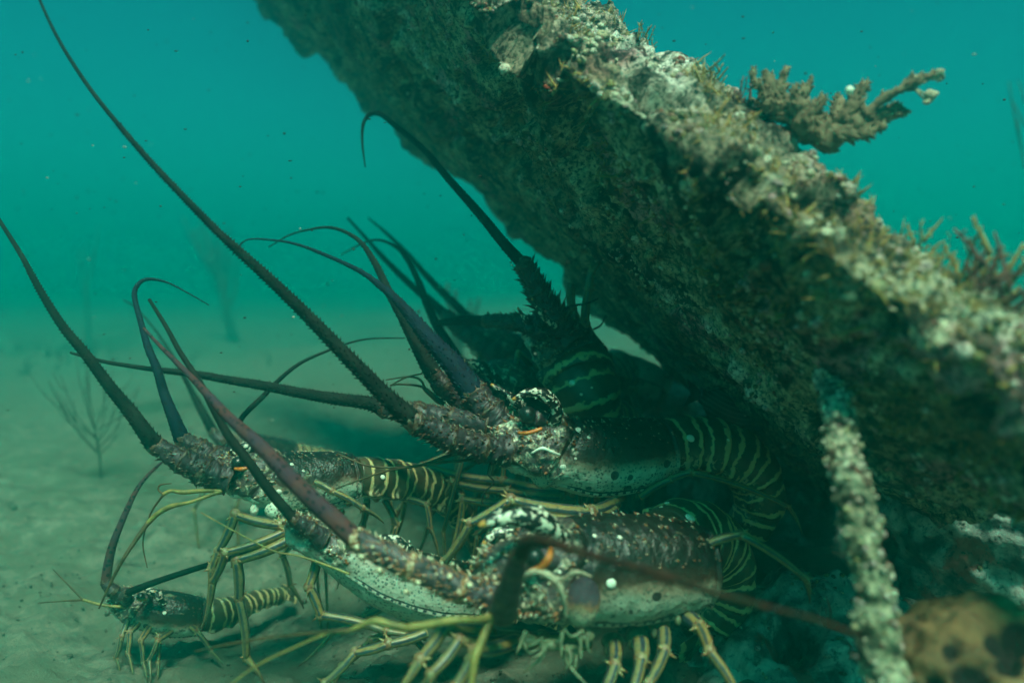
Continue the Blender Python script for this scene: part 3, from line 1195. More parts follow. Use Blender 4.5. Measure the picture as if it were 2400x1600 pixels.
horn(F, [(1330, 1290, .475), (1290, 1235, .462), (1225, 1212, .452), (1165, 1216, .446), (1122, 1232, .442)], [20, 28, 25, 18, 4])
horn(F, [(1250, 1270, .50), (1200, 1250, .495), (1160, 1252, .49), (1132, 1275, .485)], [22, 20, 14, 4])
eye(F, 1252, 1306, .445, 24, arc=[(1240, 1340, .428, 7), (1268, 1330, .424, 9), (1287, 1306, .424, 9), (1291, 1284, .43, 5)], stalk=(1320, 1320, .47))
eye(F, 1146, 1312, .50, 25, stalk=(1200, 1315, .51))
# brow and cheek plates
b = MB()
for pts, r in [([(1225, 1352, .430), (1262, 1338, .424), (1300, 1360, .424), (1320, 1400, .428), (1326, 1450, .435)], [8, 9, 9, 7, 5]),
               ([(1322, 1356, .43), (1350, 1340, .428), (1385, 1350, .434)], [4, 6, 3])]:
    rows = np.array([list(P(*q)) + [px(z, q[2])] for q, z in zip(pts, r)])
    S = spline(rows, 24)
    b.tube(S[:, :3], S[:, 3], 8)
b.build('cheek_ridge', M['corale'], F)
b = MB()
b.ball(P(1366, 1410, .455), (px(42, .44), px(34, .44), px(62, .44)), 24, 16, t=np.repeat(np.linspace(0, 1, 17), 24), axes=np.array([[1, 0, -.12], [0, 1, 0], [.12, 0, 1]]))
b.build('cheek_plate', M['cheek'], F)
b = MB()
for k in range(26):
    x, y = rng.uniform(1150, 1330), rng.uniform(1360, 1450)
    b.cone(P(x, y, .438), nrm(np.array([rng.normal() * .5 - .3, -1, rng.normal() * .5 + .2])), px(rng.uniform(8, 18), .44), px(rng.uniform(4, 7), .44), 6, .1, .9)
b.build('mouth_spines', M['ped'], F)
# mouthparts and the leg bases under the body
b = MB()
for k in range(13):
    x = rng.uniform(1215, 1400)
    y = rng.uniform(1470, 1540)
    p0 = P(x, y, .45)
    dd = nrm(np.array([rng.normal() * .8, -.4, -rng.uniform(.1, .9)]))
    pts = spline(np.array([p0, p0 + dd * .008, p0 + dd * .013 + rng.normal(size=3) * .004]), 6)
    b.tube(pts, np.linspace(px(7, .45), px(2, .45), 6), 6)
for x, y in ((1290, 1510), (1340, 1525), (1238, 1500), (1370, 1490)):
    b.ball(P(x, y, .46), (px(24, .46), px(20, .46), px(14, .46)), 12, 8)
b.build('mouthparts', M['mouth'], F)
for i, (x, y) in enumerate(((1435, 1502), (1492, 1488), (1545, 1462), (1600, 1432))):
    b = MB()
    b.ball(P(x, y, .50), (px(27, .5), px(24, .5), px(22, .5)), 14, 10)
    b.ball(P(x - 12, y + 20, .492), (px(9, .5), px(9, .5), px(14, .5)), 10, 8)
    b.build('leg_socket', M['mouth'], F)
leg(F, [(1440, 1512, .49), (1440, 1560, .47), (1405, 1640, .45), (1380, 1720, .45)], 20)
leg(F, [(1500, 1500, .49), (1502, 1545, .47), (1478, 1630, .45), (1450, 1720, .45)], 20)
leg(F, [(1555, 1480, .49), (1556, 1525, .47), (1520, 1600, .45), (1500, 1700, .45)], 19)
leg(F, [(1606, 1440, .50), (1640, 1470, .48), (1663, 1525, .46), (1725, 1620, .45), (1760, 1700, .45)], 20)
leg(F, [(1622, 1425, .50), (1640, 1380, .50), (1648, 1278, .50), (1734, 1252, .50), (1888, 1355, .50), (1898, 1412, .51)], 15, 8)
leg(F, [(1150, 1480, .50), (1040, 1470, .47), (985, 1545, .45), (915, 1640, .44)], 21, 15)
leg(F, [(1190, 1500, .50), (1076, 1500, .455), (1010, 1580, .44), (960, 1650, .44)], 19, 14)
leg(F, [(1210, 1500, .49), (1112, 1525, .44), (1066, 1610, .43), (1040, 1700, .43)], 20, 14)
leg(F, [(1380, 1500, .52), (1270, 1498, .51), (1160, 1490, .50)], 24, 20, tip=False)
# antennules of the near lobster
whisker(F, [(1150, 1447, .42), (1119, 1451, .415), (1068, 1452, .41), (1010, 1462, .41), (955, 1470, .41)], [12, 9, 10, 10, 10], 'whisk')
whisker(F, [(955, 1470, .41), (912, 1462, .41), (877, 1454, .41), (819, 1476, .41), (768, 1484, .41), (700, 1512, .41), (600, 1560, .41), (520, 1620, .41)], [9, 8, 9, 5, 3.5, 3, 2.5, 2], 'whisk')
whisker(F, [(825, 1474, .41), (760, 1480, .41), (640, 1492, .42), (540, 1508, .43), (455, 1526, .44)], [4, 3.5, 3, 2.6, 1.5], 'whiskd')
whisker(F, [(1150, 1450, .42), (1132, 1495, .415), (1112, 1540, .41)], [9, 11, 11], 'whisk')
whisker(F, [(1112, 1540, .41), (1108, 1580, .408), (1100, 1650, .405)], [12, 9, 8], 'whisk')

# --- C: the sharp lobster in the middle
K = new_lobster('sharp middle lobster with pale speckled flank, longest antenna reaching the top left corner', 1400, 1100, .62)
_, QK, NK = carapace(K, [(1150, 1058, .585, 40), (1210, 1048, .59, 66), (1290, 1062, .60, 88), (1390, 1078, .61, 102), (1480, 1072, .62, 96), (1560, 1058, .63, 80)], roll=.22, scatter=130, seed=13)
surface_spot(K.children[0], QK, NK, [(1358, 1006, 10), (1319, 1095, 9), (1379, 1026, 5), (1349, 1074, 4), (1300, 1010, 4)])
ab = abdomen(K, [(1545, 1055, .64, 76), (1610, 1048, .65, 78), (1690, 1060, .66, 78), (1750, 1105, .67, 76), (1770, 1175, .675, 70), (1740, 1240, .68, 60)], roll=.25)
abdomen_spots(ab, [(1619, 1025, 11)])
abdomen_spots(ab, [(1709, 1031, 4)])
pb = ped(K, [(1185, 1055, .575), (1130, 1050, .565), (1055, 1028, .555), (972, 990, .545)], [36, 32, 32, 27], big=1.1)
antenna(K, [(968, 986, .545), (904, 928, .54), (853, 876, .535), (802, 824, .53), (743, 763, .525), (681, 701, .52), (613, 637, .515), (559, 588, .51), (497, 530, .505), (368, 396, .50), (290, 307, .50), (218, 218, .50), (163, 137, .50), (126, 72, .50), (95, 5, .50), (70, -60, .50)],
        [25, 20, 18, 16.5, 15, 13.5, 12, 10.5, 8.5, 6.8, 5.8, 5, 4.4, 3.8, 3.2, 2.4], 'ant', parent=pb, n=220, sp=1.15)
pb = ped(K, [(1150, 1000, .60), (1060, 985, .61), (980, 970, .615), (900, 957, .62)], [30, 30, 28, 22], big=1.1)
antenna(K, [(900, 957, .62), (862, 944, .62), (785, 934, .625), (700, 920, .63), (620, 904, .635), (545, 892, .64), (460, 877, .645), (357, 865, .65), (296, 856, .65), (238, 846, .65), (165, 826, .65)],
        [20, 16, 14, 12, 11, 9.5, 8, 6, 5, 4.5, 3], 'ant', parent=pb, n=150, sp=1.0)
horn(K, [(1290, 995, .585), (1306, 962, .58), (1282, 930, .575), (1243, 919, .572), (1200, 937, .57)], [12, 15, 15, 12, 3])
horn(K, [(1240, 1000, .625), (1226, 960, .625), (1190, 925, .62), (1150, 900, .62)], [14, 14, 10, 3])
eye(K, 1236, 972, .575, 21, arc=[(1214, 1014, .562, 4), (1240, 1014, .560, 5), (1270, 1004, .562, 4.5)], stalk=(1280, 985, .59))
b = MB()
b.ball(P(1272, 1095, .585), (px(34, .58), px(28, .58), px(50, .58)), 24, 16, t=np.repeat(np.linspace(0, 1, 17), 24))
b.build('cheek_plate', M['cheek'], K)
b = MB()
rows = np.array([list(P(*q)) + [px(z, q[2])] for q, z in zip([(1245, 1062, .566), (1270, 1050, .564), (1292, 1058, .566), (1312, 1066, .57)], [2, 4, 4, 3])])
S = spline(rows, 16)
b.tube(S[:, :3], S[:, 3], 8)
b.build('cheek_ridge', M['spot'], K)
leg(K, [(1500, 1165, .60), (1573, 1122, .595), (1619, 1106, .59), (1847, 1187, .60), (1880, 1250, .62)], 10, 6)
leg(K, [(1440, 1180, .58), (1385, 1200, .555), (1196, 1170, .54), (1102, 1226, .54), (1041, 1316, .55), (1015, 1400, .57)], 20, 9)
leg(K, [(1440, 1195, .57), (1380, 1218, .55), (1230, 1200, .54), (1160, 1210, .545), (1109, 1330, .55), (1100, 1420, .56)], 15, 8)
leg(K, [(1340, 1190, .60), (1180, 1190, .64), (1120, 1250, .65), (1080, 1400, .66)], 12, 6)
whisker(K, [(1160, 1080, .57), (1100, 1078, .565), (1020, 1085, .56), (940, 1095, .56), (860, 1090, .56), (790, 1062, .56)], [5, 4, 3.5, 3, 2.6, 2], 'whiskd')
whisker(K, [(1170, 1078, .57), (1080, 1062, .565), (985, 1090, .56), (900, 1105, .56), (760, 1155, .56)], [5, 4, 3.4, 2.6, 1.6], 'whiskd')
whisker(K, [(1150, 1080, .57), (1145, 1110, .565), (1158, 1130, .565), (1135, 1155, .565), (1125, 1195, .565)], [2.5, 2.5, 2, 2, 1.4], 'ant')
leg(K, [(1330, 1150, .66), (1180, 1128, .68), (1010, 1096, .70), (950, 1150, .71), (930, 1260, .72)], 15, 8)
leg(K, [(1320, 1165, .65), (1190, 1150, .67), (1060, 1130, .68), (1010, 1210, .69)], 14, 8)
leg(K, [(1350, 1180, .63), (1240, 1175, .63), (1085, 1170, .64), (1060, 1290, .65), (1070, 1380, .66)], 14, 7)
leg(K, [(1400, 1190, .62), (1260, 1215, .62), (1190, 1290, .62), (1180, 1400, .63)], 11, 7)
hidden_legs(K, [(1460, 1170, .68), (1400, 1170, .68), (1340, 1160, .67)], side=-1)

# --- D: lobster just behind, head only
Dl = new_lobster('half hidden lobster behind the middle one, pale blotched horns showing over its back', 1180, 930, .76)
_, QD, ND = carapace(Dl, [(1075, 905, .70, 34), (1120, 905, .715, 52), (1190, 920, .74, 70), (1290, 950, .77, 76), (1380, 975, .80, 70)], roll=.5, scatter=90, seed=23)
abdomen(Dl, [(1380, 975, .80, 66), (1440, 995, .84, 62), (1480, 1030, .88, 55), (1490, 1080, .90, 46)], roll=.4)
horn(Dl, [(1170, 905, .705), (1145, 872, .70), (1115, 852, .695), (1082, 846, .69)], [16, 15, 11, 3])
horn(Dl, [(1140, 930, .69), (1120, 905, .68), (1098, 880, .68)], [16, 15, 5])
eye(Dl, 1105, 895, .685, 18, stalk=(1140, 910, .70))
pb = ped(Dl, [(1215, 1040, .60), (1185, 1010, .60), (1150, 968, .605), (1112, 925, .61)], [36, 38, 38, 34], big=.8)
antenna(Dl, [(1112, 925, .61), (1058, 850, .615), (1007, 795, .62), (972, 752, .63), (932, 705, .635), (904, 680, .64), (853, 641, .65), (802, 615, .66), (749, 592, .67), (700, 574, .68), (657, 565, .69), (599, 560, .70), (570, 567, .70), (545, 598, .70)],
        [33, 26, 20, 16, 11, 8.5, 5.8, 4.5, 3.9, 3.2, 2.8, 2.2, 1.8, 1.2], 'antb', parent=pb, n=130, sp=.7)
pb = ped(Dl, [(1120, 985, .67), (1085, 945, .655), (1040, 905, .65), (1018, 880, .65)], [28, 28, 25, 20], big=1.0)
antenna(Dl, [(1018, 880, .65), (983, 818, .655), (945, 744, .66), (911, 684, .67), (884, 626, .68), (850, 573, .70), (812, 545, .71), (768, 533, .72), (715, 540, .74), (674, 553, .75), (630, 579, .76)],
        [22, 17, 13, 10, 8, 5.5, 4, 3.2, 2.6, 2.1, 1.4], 'ant', parent=pb, sp=.8)
whisker(Dl, [(1040, 950, .65), (1000, 915, .65), (985, 905, .66), (940, 900, .66), (915, 903, .67)], [8, 6, 3, 2.5, 2], 'whiskd')
whisker(Dl, [(1000, 920, .65), (985, 890, .65), (955, 883, .66), (905, 890, .67)], [3, 3, 2.2, 1.5], 'whiskd')
whisker(Dl, [(990, 875, .66), (950, 885, .66), (915, 903, .67)], [2, 2, 1.5], 'whiskd')
hidden_legs(Dl, [(1300, 1000, .82), (1240, 980, .80), (1190, 975, .78)], side=-1)
hidden_legs(Dl, [(1150, 960, .70), (1200, 980, .72)], side=1)

leg(Dl, [(1200, 990, .76), (1060, 1120, .75), (1010, 1200, .75), (965, 1330, .76)], 12, 6)
leg(Dl, [(1220, 1000, .77), (1120, 1150, .76), (1090, 1260, .76), (1130, 1380, .77)], 12, 6)
leg(Dl, [(1180, 990, .74), (990, 1090, .73), (930, 1200, .73), (900, 1290, .74)], 11, 6)
# --- J: one more, nearly hidden, in the gap behind
J_ = new_lobster('lobster almost hidden behind the blotched horns, one slender hooked antenna rising', 1180, 900, .86)
carapace(J_, [(1105, 905, .80, 28), (1150, 890, .82, 44), (1210, 895, .85, 56), (1280, 915, .88, 58)], roll=.4, scatter=60, seed=27)
abdomen(J_, [(1280, 915, .88, 54), (1330, 930, .90, 50), (1370, 960, .92, 44)], roll=.4, tail=False)
pb = ped(J_, [(1110, 915, .80), (1095, 890, .79), (1083, 868, .775)], [26, 24, 20], big=.6)
antenna(J_, [(1083, 868, .775), (1058, 820, .78), (1027, 769, .79), (1000, 711, .80), (983, 664, .81), (959, 616, .82), (932, 582, .83), (891, 563, .84), (853, 569, .85), (799, 597, .86)],
        [17, 14, 11, 9, 7.5, 5.5, 4.2, 3, 2.4, 1.5], 'ant', parent=pb, sp=.8)
hidden_legs(J_, [(1150, 930, .83), (1190, 940, .85), (1230, 950, .87)], side=1)

# --- B: the one climbing, up under the beam
Bl = new_lobster('lobster rearing up under the beam with banded abdomen, right of the middle antennas', 1340, 850, .80)
_, QB, NB = carapace(Bl, [(1255, 768, .70, 44), (1285, 790, .715, 66), (1325, 825, .73, 84), (1350, 862, .735, 92)], roll=.9, scatter=90, seed=33, groove=True)
ab = abdomen(Bl, [(1342, 850, .735, 90), (1358, 890, .72, 92), (1372, 930, .715, 88), (1385, 975, .72, 80), (1400, 1020, .74, 68), (1420, 1060, .77, 55)], roll=1.0, tail=False)
abdomen_spots(ab, [(1341, 897, 8)])
abdomen_spots(ab, [(1360, 923, 4), (1385, 910, 3)])
pb = ped(Bl, [(1322, 790, .70), (1300, 745, .69), (1262, 685, .685), (1228, 622, .68)], [40, 33, 28, 22], big=1.5)
antenna(Bl, [(1228, 622, .68), (1177, 566, .685), (1143, 524, .69), (1109, 484, .70), (1045, 412, .72), (1004, 362, .73), (963, 324, .74), (919, 289, .75), (889, 267, .755), (865, 270, .76), (851, 293, .76), (849, 334, .76), (856, 392, .76)],
        [15, 12.5, 11.5, 10.5, 8.5, 7.5, 6.5, 6, 5.5, 5, 4, 3, 1.5], 'ant', parent=pb, n=140, sp=.7)
pb = ped(Bl, [(1270, 770, .69), (1211, 755, .70), (1140, 752, .72)], [26, 20, 15], big=1.3)
antenna(Bl, [(1140, 752, .72), (1080, 751, .74), (1023, 757, .76)], [13, 11, 7], 'ant', parent=pb, n=40)
horn(Bl, [(1262, 775, .685), (1235, 752, .675), (1213, 721, .67)], [10, 7, 2])
horn(Bl, [(1300, 765, .68), (1272, 738, .67), (1246, 699, .665)], [10, 7, 2])
eye(Bl, 1242, 770, .675, 13, stalk=(1270, 785, .69))
leg(Bl, [(1440, 900, .76), (1420, 840, .74), (1371, 760, .72), (1380, 680, .72), (1388, 636, .72), (1418, 604, .72)], 18, 8)
leg(Bl, [(1400, 850, .75), (1365, 775, .73), (1340, 722, .72), (1338, 664, .72)], 13, 12, tip=False)
whisker(Bl, [(1310, 728, .69), (1345, 716, .69), (1375, 711, .69), (1402, 700, .70)], [3, 2.6, 2.4, 1.6], 'ant')
whisker(Bl, [(1390, 772, .72), (1408, 762, .72), (1420, 738, .72)], [2.5, 2, 1.4], 'ant')
hidden_legs(Bl, [(1420, 960, .78), (1440, 930, .80)], side=-1)
hidden_legs(Bl, [(1240, 850, .76), (1262, 880, .78), (1290, 900, .80)], side=1)

# --- G: hazy one at the back right
G_ = new_lobster('hazy lobster at the back with only its ringed tail showing, right of the rearing one', 1480, 880, .98)
carapace(G_, [(1560, 925, .97, 40), (1530, 905, .97, 58), (1490, 890, .96, 66), (1450, 880, .95, 62)], roll=-.3, scatter=40, seed=43)
abdomen(G_, [(1465, 868, .95, 62), (1440, 868, .94, 60), (1415, 880, .93, 54), (1400, 910, .93, 46)], roll=-.5, tail=False)
hidden_legs(G_, [(1530, 940, .97), (1500, 930, .96), (1470, 930, .95), (1440, 930, .95)], side=1)

# --- E: far lobster, hazy, antennas only
E_ = new_lobster('distant hazy lobster whose two straight antennas rise behind the others', 1150, 830, .95)
carapace(E_, [(1110, 800, .90, 30), (1160, 815, .92, 46), (1220, 840, .95, 56), (1280, 870, .98, 52)], roll=.3, scatter=60, seed=53)
abdomen(E_, [(1280, 870, .98, 50), (1330, 890, 1.0, 48), (1370, 920, 1.02, 42)], roll=.3, tail=False)
pb = ped(E_, [(1160, 830, .90), (1120, 800, .90), (1080, 768, .90), (1047, 742, .90)], [26, 23, 22, 16], big=1.2)
antenna(E_, [(1047, 742, .90), (1007, 704, .91), (966, 670, .92), (911, 617, .93), (864, 565, .94), (815, 511, .95)], [13, 10, 8, 6.5, 4.5, 3], 'ant', parent=pb, n=90)
pb = ped(E_, [(1170, 820, .93), (1140, 792, .94), (1102, 750, .95)], [24, 21, 15], big=1.0)
antenna(E_, [(1102, 750, .95), (1068, 715, .96), (1007, 654, .97), (952, 592, .98), (904, 545, .99), (863, 511, 1.0)], [12, 10, 7.5, 5.5, 4, 2], 'ant', parent=pb, n=90)
whisker(E_, [(1140, 860, .88), (1100, 845, .88), (1060, 832, .88)], [4, 3, 2], 'whiskd')
whisker(E_, [(1180, 858, .88), (1120, 854, .88), (1070, 852, .88)], [4, 3.5, 2.5], 'whiskd')
hidden_legs(E_, [(1150, 850, .92), (1190, 870, .94), (1230, 885, .95), (1260, 900, .97)], side=1)

# --- L: left lobster
L_ = new_lobster('left lobster with bristly raised antenna bases, standing over the sand', 650, 1180, .62)
_, QL, NL = carapace(L_, [(500, 1112, .59, 34), (545, 1110, .595, 52), (610, 1122, .60, 70), (690, 1138, .61, 80), (770, 1130, .62, 72), (835, 1118, .63, 58)], roll=.15, scatter=140, seed=63)
surface_spot(L_.children[0], QL, NL, [(655, 1150, 7), (684, 1089, 5), (712, 1103, 4), (512, 1093, 4)])
ab = abdomen(L_, [(825, 1120, .635, 56), (880, 1125, .65, 56), (940, 1132, .67, 54), (1000, 1148, .69, 52), (1050, 1175, .70, 46), (1080, 1215, .71, 38)], roll=.1)
abdomen_spots(ab, [(897, 1117, 7)])
abdomen_spots(ab, [(1078, 1158, 5)])
pb = ped(L_, [(540, 1125, .58), (480, 1105, .575), (425, 1078, .57), (366, 1045, .565)], [38, 34, 28, 21], big=.9)
antenna(L_, [(362, 1042, .565), (340, 1012, .56), (306, 965, .56), (259, 908, .555), (204, 834, .55), (146, 763, .545), (95, 682, .54), (51, 600, .54), (2, 522, .54), (-50, 440, .54)],
        [22, 18.5, 16.5, 14, 12, 10, 8, 6, 4.5, 3], 'ant', parent=pb, n=140, sp=.9)
pb = ped(L_, [(550, 1090, .60), (500, 1075, .60), (465, 1055, .60), (430, 1035, .60)], [34, 31, 28, 23], big=.8)
antenna(L_, [(428, 1032, .60), (409, 984, .60), (385, 923, .61), (368, 865, .61), (347, 814, .62), (334, 769, .63), (320, 718, .64), (315, 686, .645), (327, 663, .65), (351, 654, .655), (392, 662, .66), (443, 688, .665), (490, 715, .67)],
        [19, 15, 11.5, 10, 8.5, 7, 6, 5.6, 5, 4, 2.6, 1.8, 1.2], 'antb', parent=pb, n=130, sp=.7)
horn(L_, [(620, 1062, .60), (590, 1048, .595), (560, 1050, .59), (535, 1062, .59)], [16, 16, 10, 3])
eye(L_, 558, 1085, .575, 16, arc=[(550, 1098, .566, 3.5), (566, 1099, .565, 5), (582, 1096, .566, 3.5)], stalk=(590, 1095, .59))
b = MB()
for (x, y, r, s) in ((602, 1164, 24, 15), (642, 1196, 22, 20), (596, 1195, 10, 14), (556, 1158, 16, 10)):
    b.ball(P(x, y, .585), (px(r, .585), px(12, .585), px(s, .585)), 14, 10, a=.8, u=.6)
b.build('jaw_plate', M['car'], L_)
leg(L_, [(700, 1215, .60), (655, 1230, .58), (551, 1205, .57), (512, 1290, .57), (497, 1330, .57), (477, 1460, .58)], 15, 9)
leg(L_, [(740, 1225, .60), (690, 1258, .58), (555, 1312, .565), (560, 1400, .57), (577, 1540, .58), (620, 1600, .58)], 17, 9)
leg(L_, [(720, 1225, .60), (668, 1245, .58), (528, 1294, .56), (500, 1360, .57), (470, 1480, .58)], 14, 8)
leg(L_, [(800, 1200, .66), (690, 1260, .70), (662, 1300, .71), (680, 1370, .72), (712, 1425, .73)], 11, 6)
leg(L_, [(960, 1170, .66), (1000, 1182, .65), (1008, 1235, .65), (1030, 1316, .66)], 9, 5)
leg(L_, [(740, 1130, .56), (778, 1150, .555), (850, 1190, .56), (900, 1225, .58)], 9, 7)
whisker(L_, [(520, 1150, .57), (470, 1150, .565), (431, 1153, .56), (400, 1150, .56), (383, 1158, .56)], [4, 5, 6, 4, 5], 'whisk')
whisker(L_, [(383, 1158, .56), (352, 1205, .56), (335, 1270, .56), (345, 1330, .56)], [3, 2.2, 1.8, 1.2], 'whiskd')
whisker(L_, [(383, 1158, .56), (371, 1147, .56), (376, 1136, .56), (402, 1132, .56)], [3, 2.5, 2.2, 1.3], 'whiskd')
whisker(L_, [(520, 1150, .57), (450, 1175, .56), (402, 1186, .56), (370, 1203, .56), (346, 1226, .56)], [5, 4, 6, 6, 6], 'whisk')
whisker(L_, [(346, 1226, .56), (316, 1268, .555), (290, 1308, .55), (262, 1360, .55), (232, 1425, .55)], [6, 5.5, 4.5, 3.5, 2], 'whiskd')
leg(L_, [(900, 1170, .66), (930, 1230, .66), (905, 1300, .66), (925, 1370, .67)], 9, 5)
leg(L_, [(860, 1170, .66), (850, 1230, .67), (800, 1290, .67), (790, 1380, .68)], 10, 5)
hidden_legs(L_, [(820, 1180, .68), (770, 1180, .67), (880, 1170, .69)], side=-1)

# --- M: the one between, under the purple antenna
Mm = new_lobster('lobster lying behind the purple antenna, pale spotted flank sloping down to the right', 880, 1350, .56)
_, QM, NM = carapace(Mm, [(668, 1225, .545, 26), (720, 1255, .55, 44), (800, 1300, .555, 64), (900, 1355, .56, 82), (1010, 1392, .565, 88), (1110, 1405, .575, 80)], roll=-.40, scatter=120, seed=73)
abdomen(Mm, [(1110, 1400, .575, 76), (1180, 1395, .60, 72), (1250, 1400, .63, 66), (1310, 1430, .65, 56)], roll=.1)
horn(Mm, [(960, 1295, .535), (935, 1275, .53), (905, 1262, .53), (880, 1262, .53)], [16, 17, 12, 3])
eye(Mm, 848, 1255, .535, 14, stalk=(880, 1280, .55))
pb = ped(Mm, [(760, 1262, .54), (725, 1240, .535), (690, 1218, .53)], [24, 20, 16], big=.6)
antenna(Mm, [(690, 1218, .53), (632, 1150, .525), (581, 1079, .52), (530, 1012, .52), (477, 912, .525), (450, 868, .53), (419, 820, .535), (388, 763, .54), (350, 702, .55)],
        [13, 12, 11, 10, 8, 7, 6, 5, 4], 'ant', parent=pb, n=110, sp=.4)
pb = ped(Mm, [(790, 1230, .60), (760, 1180, .62), (700, 1110, .64), (640, 1060, .65)], [18, 16, 13, 11], big=.5)
antenna(Mm, [(640, 1060, .65), (560, 1000, .655), (620, 925, .66), (690, 860, .665), (760, 825, .67), (850, 796, .68), (950, 792, .69)], [7, 6.5, 6, 4.2, 3, 2, 1.2], 'ant', parent=pb, n=80, sp=.6)
leg(Mm, [(780, 1310, .58), (745, 1300, .56), (724, 1375, .55), (752, 1440, .55), (905, 1478, .55), (1000, 1500, .55)], 14, 10)
leg(Mm, [(1000, 1480, .55), (910, 1508, .54), (832, 1528, .54), (762, 1600, .53), (730, 1660, .53)], 15, 10)
leg(Mm, [(960, 1450, .58), (870, 1500, .57), (800, 1560, .57), (770, 1620, .57)], 12, 8)
leg(Mm, [(900, 1420, .60), (860, 1440, .60), (780, 1480, .60), (700, 1560, .60)], 11, 6)
leg(Mm, [(960, 1430, .60), (965, 1490, .60), (1020, 1560, .60), (1060, 1620, .60)], 10, 6)
whisker(Mm, [(820, 1345, .53), (760, 1322, .53), (700, 1302, .53), (640, 1290, .53), (560, 1250, .53), (470, 1200, .53)], [3, 3, 2.6, 2.3, 2.0, 1.5], 'whisk')

# third faint antenna and its owner hidden behind the left lobster
H_ = new_lobster('faint distant lobster mostly hidden behind the bristly left one, one pale antenna up', 590, 1050, .92)
carapace(H_, [(520, 1045, .90, 26), (560, 1050, .92, 36), (620, 1062, .94, 44), (680, 1075, .96, 42)], roll=.2, scatter=50, seed=83)
abdomen(H_, [(680, 1075, .96, 40), (740, 1085, .98, 38), (800, 1095, 1.0, 34)], roll=.2, tail=False)
pb = ped(H_, [(545, 1050, .89), (520, 1035, .88), (500, 1012, .88)], [18, 16, 13], big=.7)
antenna(H_, [(500, 1012, .88), (480, 975, .88), (460, 938, .89), (426, 872, .90), (392, 814, .91), (358, 766, .92), (317, 720, .93), (289, 703, .94)], [12, 10, 8, 4.5, 2.6, 2.2, 1.8, 1.2], 'ant', parent=pb, n=90)
hidden_legs(H_, [(560, 1080, .92), (600, 1090, .93), (640, 1100, .95), (680, 1105, .96)], side=1)

# --- S: the small lobster on the sand
S_ = new_lobster('smallest lobster, walking on the sand at the lower left', 380, 1480, .68)
_, QS, NS_ = carapace(S_, [(255, 1408, .665, 24), (290, 1412, .67, 38), (345, 1428, .675, 50), (410, 1442, .68, 54), (475, 1445, .69, 46)], roll=.30, scatter=110, seed=93)
surface_spot(S_.children[0], QS, NS_, [(386, 1436, 5), (330, 1362 + 40, 3)])
ab = abdomen(S_, [(470, 1445, .69, 42), (510, 1440, .70, 40), (560, 1425, .72, 32), (610, 1405, .74, 25), (660, 1395, .76, 20)], roll=.35)
abdomen_spots(ab, [(520, 1409, 3), (580, 1399, 3)])
pb = ped(S_, [(285, 1400, .655), (265, 1385, .65), (248, 1362, .65)], [17, 15, 13], big=.8)
antenna(S_, [(248, 1362, .65), (258, 1300, .65), (276, 1245, .65), (315, 1157, .66), (345, 1115, .665), (380, 1082, .67)], [12, 10.5, 8.5, 6, 4.5, 3], 'antp', parent=pb, n=70, sp=.5)
pb = ped(S_, [(300, 1408, .645), (292, 1398, .64), (300, 1388, .635)], [14, 13, 10], big=.6)
antenna(S_, [(300, 1388, .635), (373, 1360, .62), (497, 1320, .60), (600, 1292, .59), (700, 1266, .58), (790, 1240, .57)], [9, 7.5, 6.5, 6, 5.5, 4], 'ant', parent=pb, n=80, sp=.4)
horn(S_, [(375, 1398, .655), (352, 1385, .65), (330, 1372, .648)], [9, 8, 2])
horn(S_, [(385, 1415, .645), (372, 1400, .64), (362, 1385, .64)], [8, 7, 2])
eye(S_, 330, 1398, .645, 10, arc=[(322, 1404, .638, 2.5), (334, 1406, .637, 3), (345, 1402, .638, 2.5)], stalk=(350, 1405, .66))
for pts in ([(300, 1450, .66), (285, 1490, .65), (272, 1540, .65), (282, 1580, .65)], [(325, 1460, .66), (305, 1480, .65), (300, 1530, .645), (312, 1585, .64)],
            [(350, 1470, .66), (330, 1500, .64), (335, 1550, .64), (345, 1595, .635)], [(400, 1480, .66), (370, 1500, .64), (350, 1545, .64), (352, 1600, .63)],
            [(395, 1480, .67), (372, 1490, .65), (370, 1550, .645), (368, 1600, .64)],
            [(450, 1470, .67), (462, 1480, .66), (495, 1525, .66), (522, 1555, .66)]):
    leg(S_, pts, 8, 4)
whisker(S_, [(300, 1422, .645), (245, 1418, .64), (195, 1405, .64)], [4, 3.5, 3.5], 'whisk')
whisker(S_, [(195, 1405, .64), (160, 1370, .64), (124, 1333, .64)], [2.6, 2, 1.2], 'whiskd')
whisker(S_, [(195, 1405, .64), (140, 1408, .64), (90, 1412, .64)], [2.6, 2, 1.2], 'whiskd')

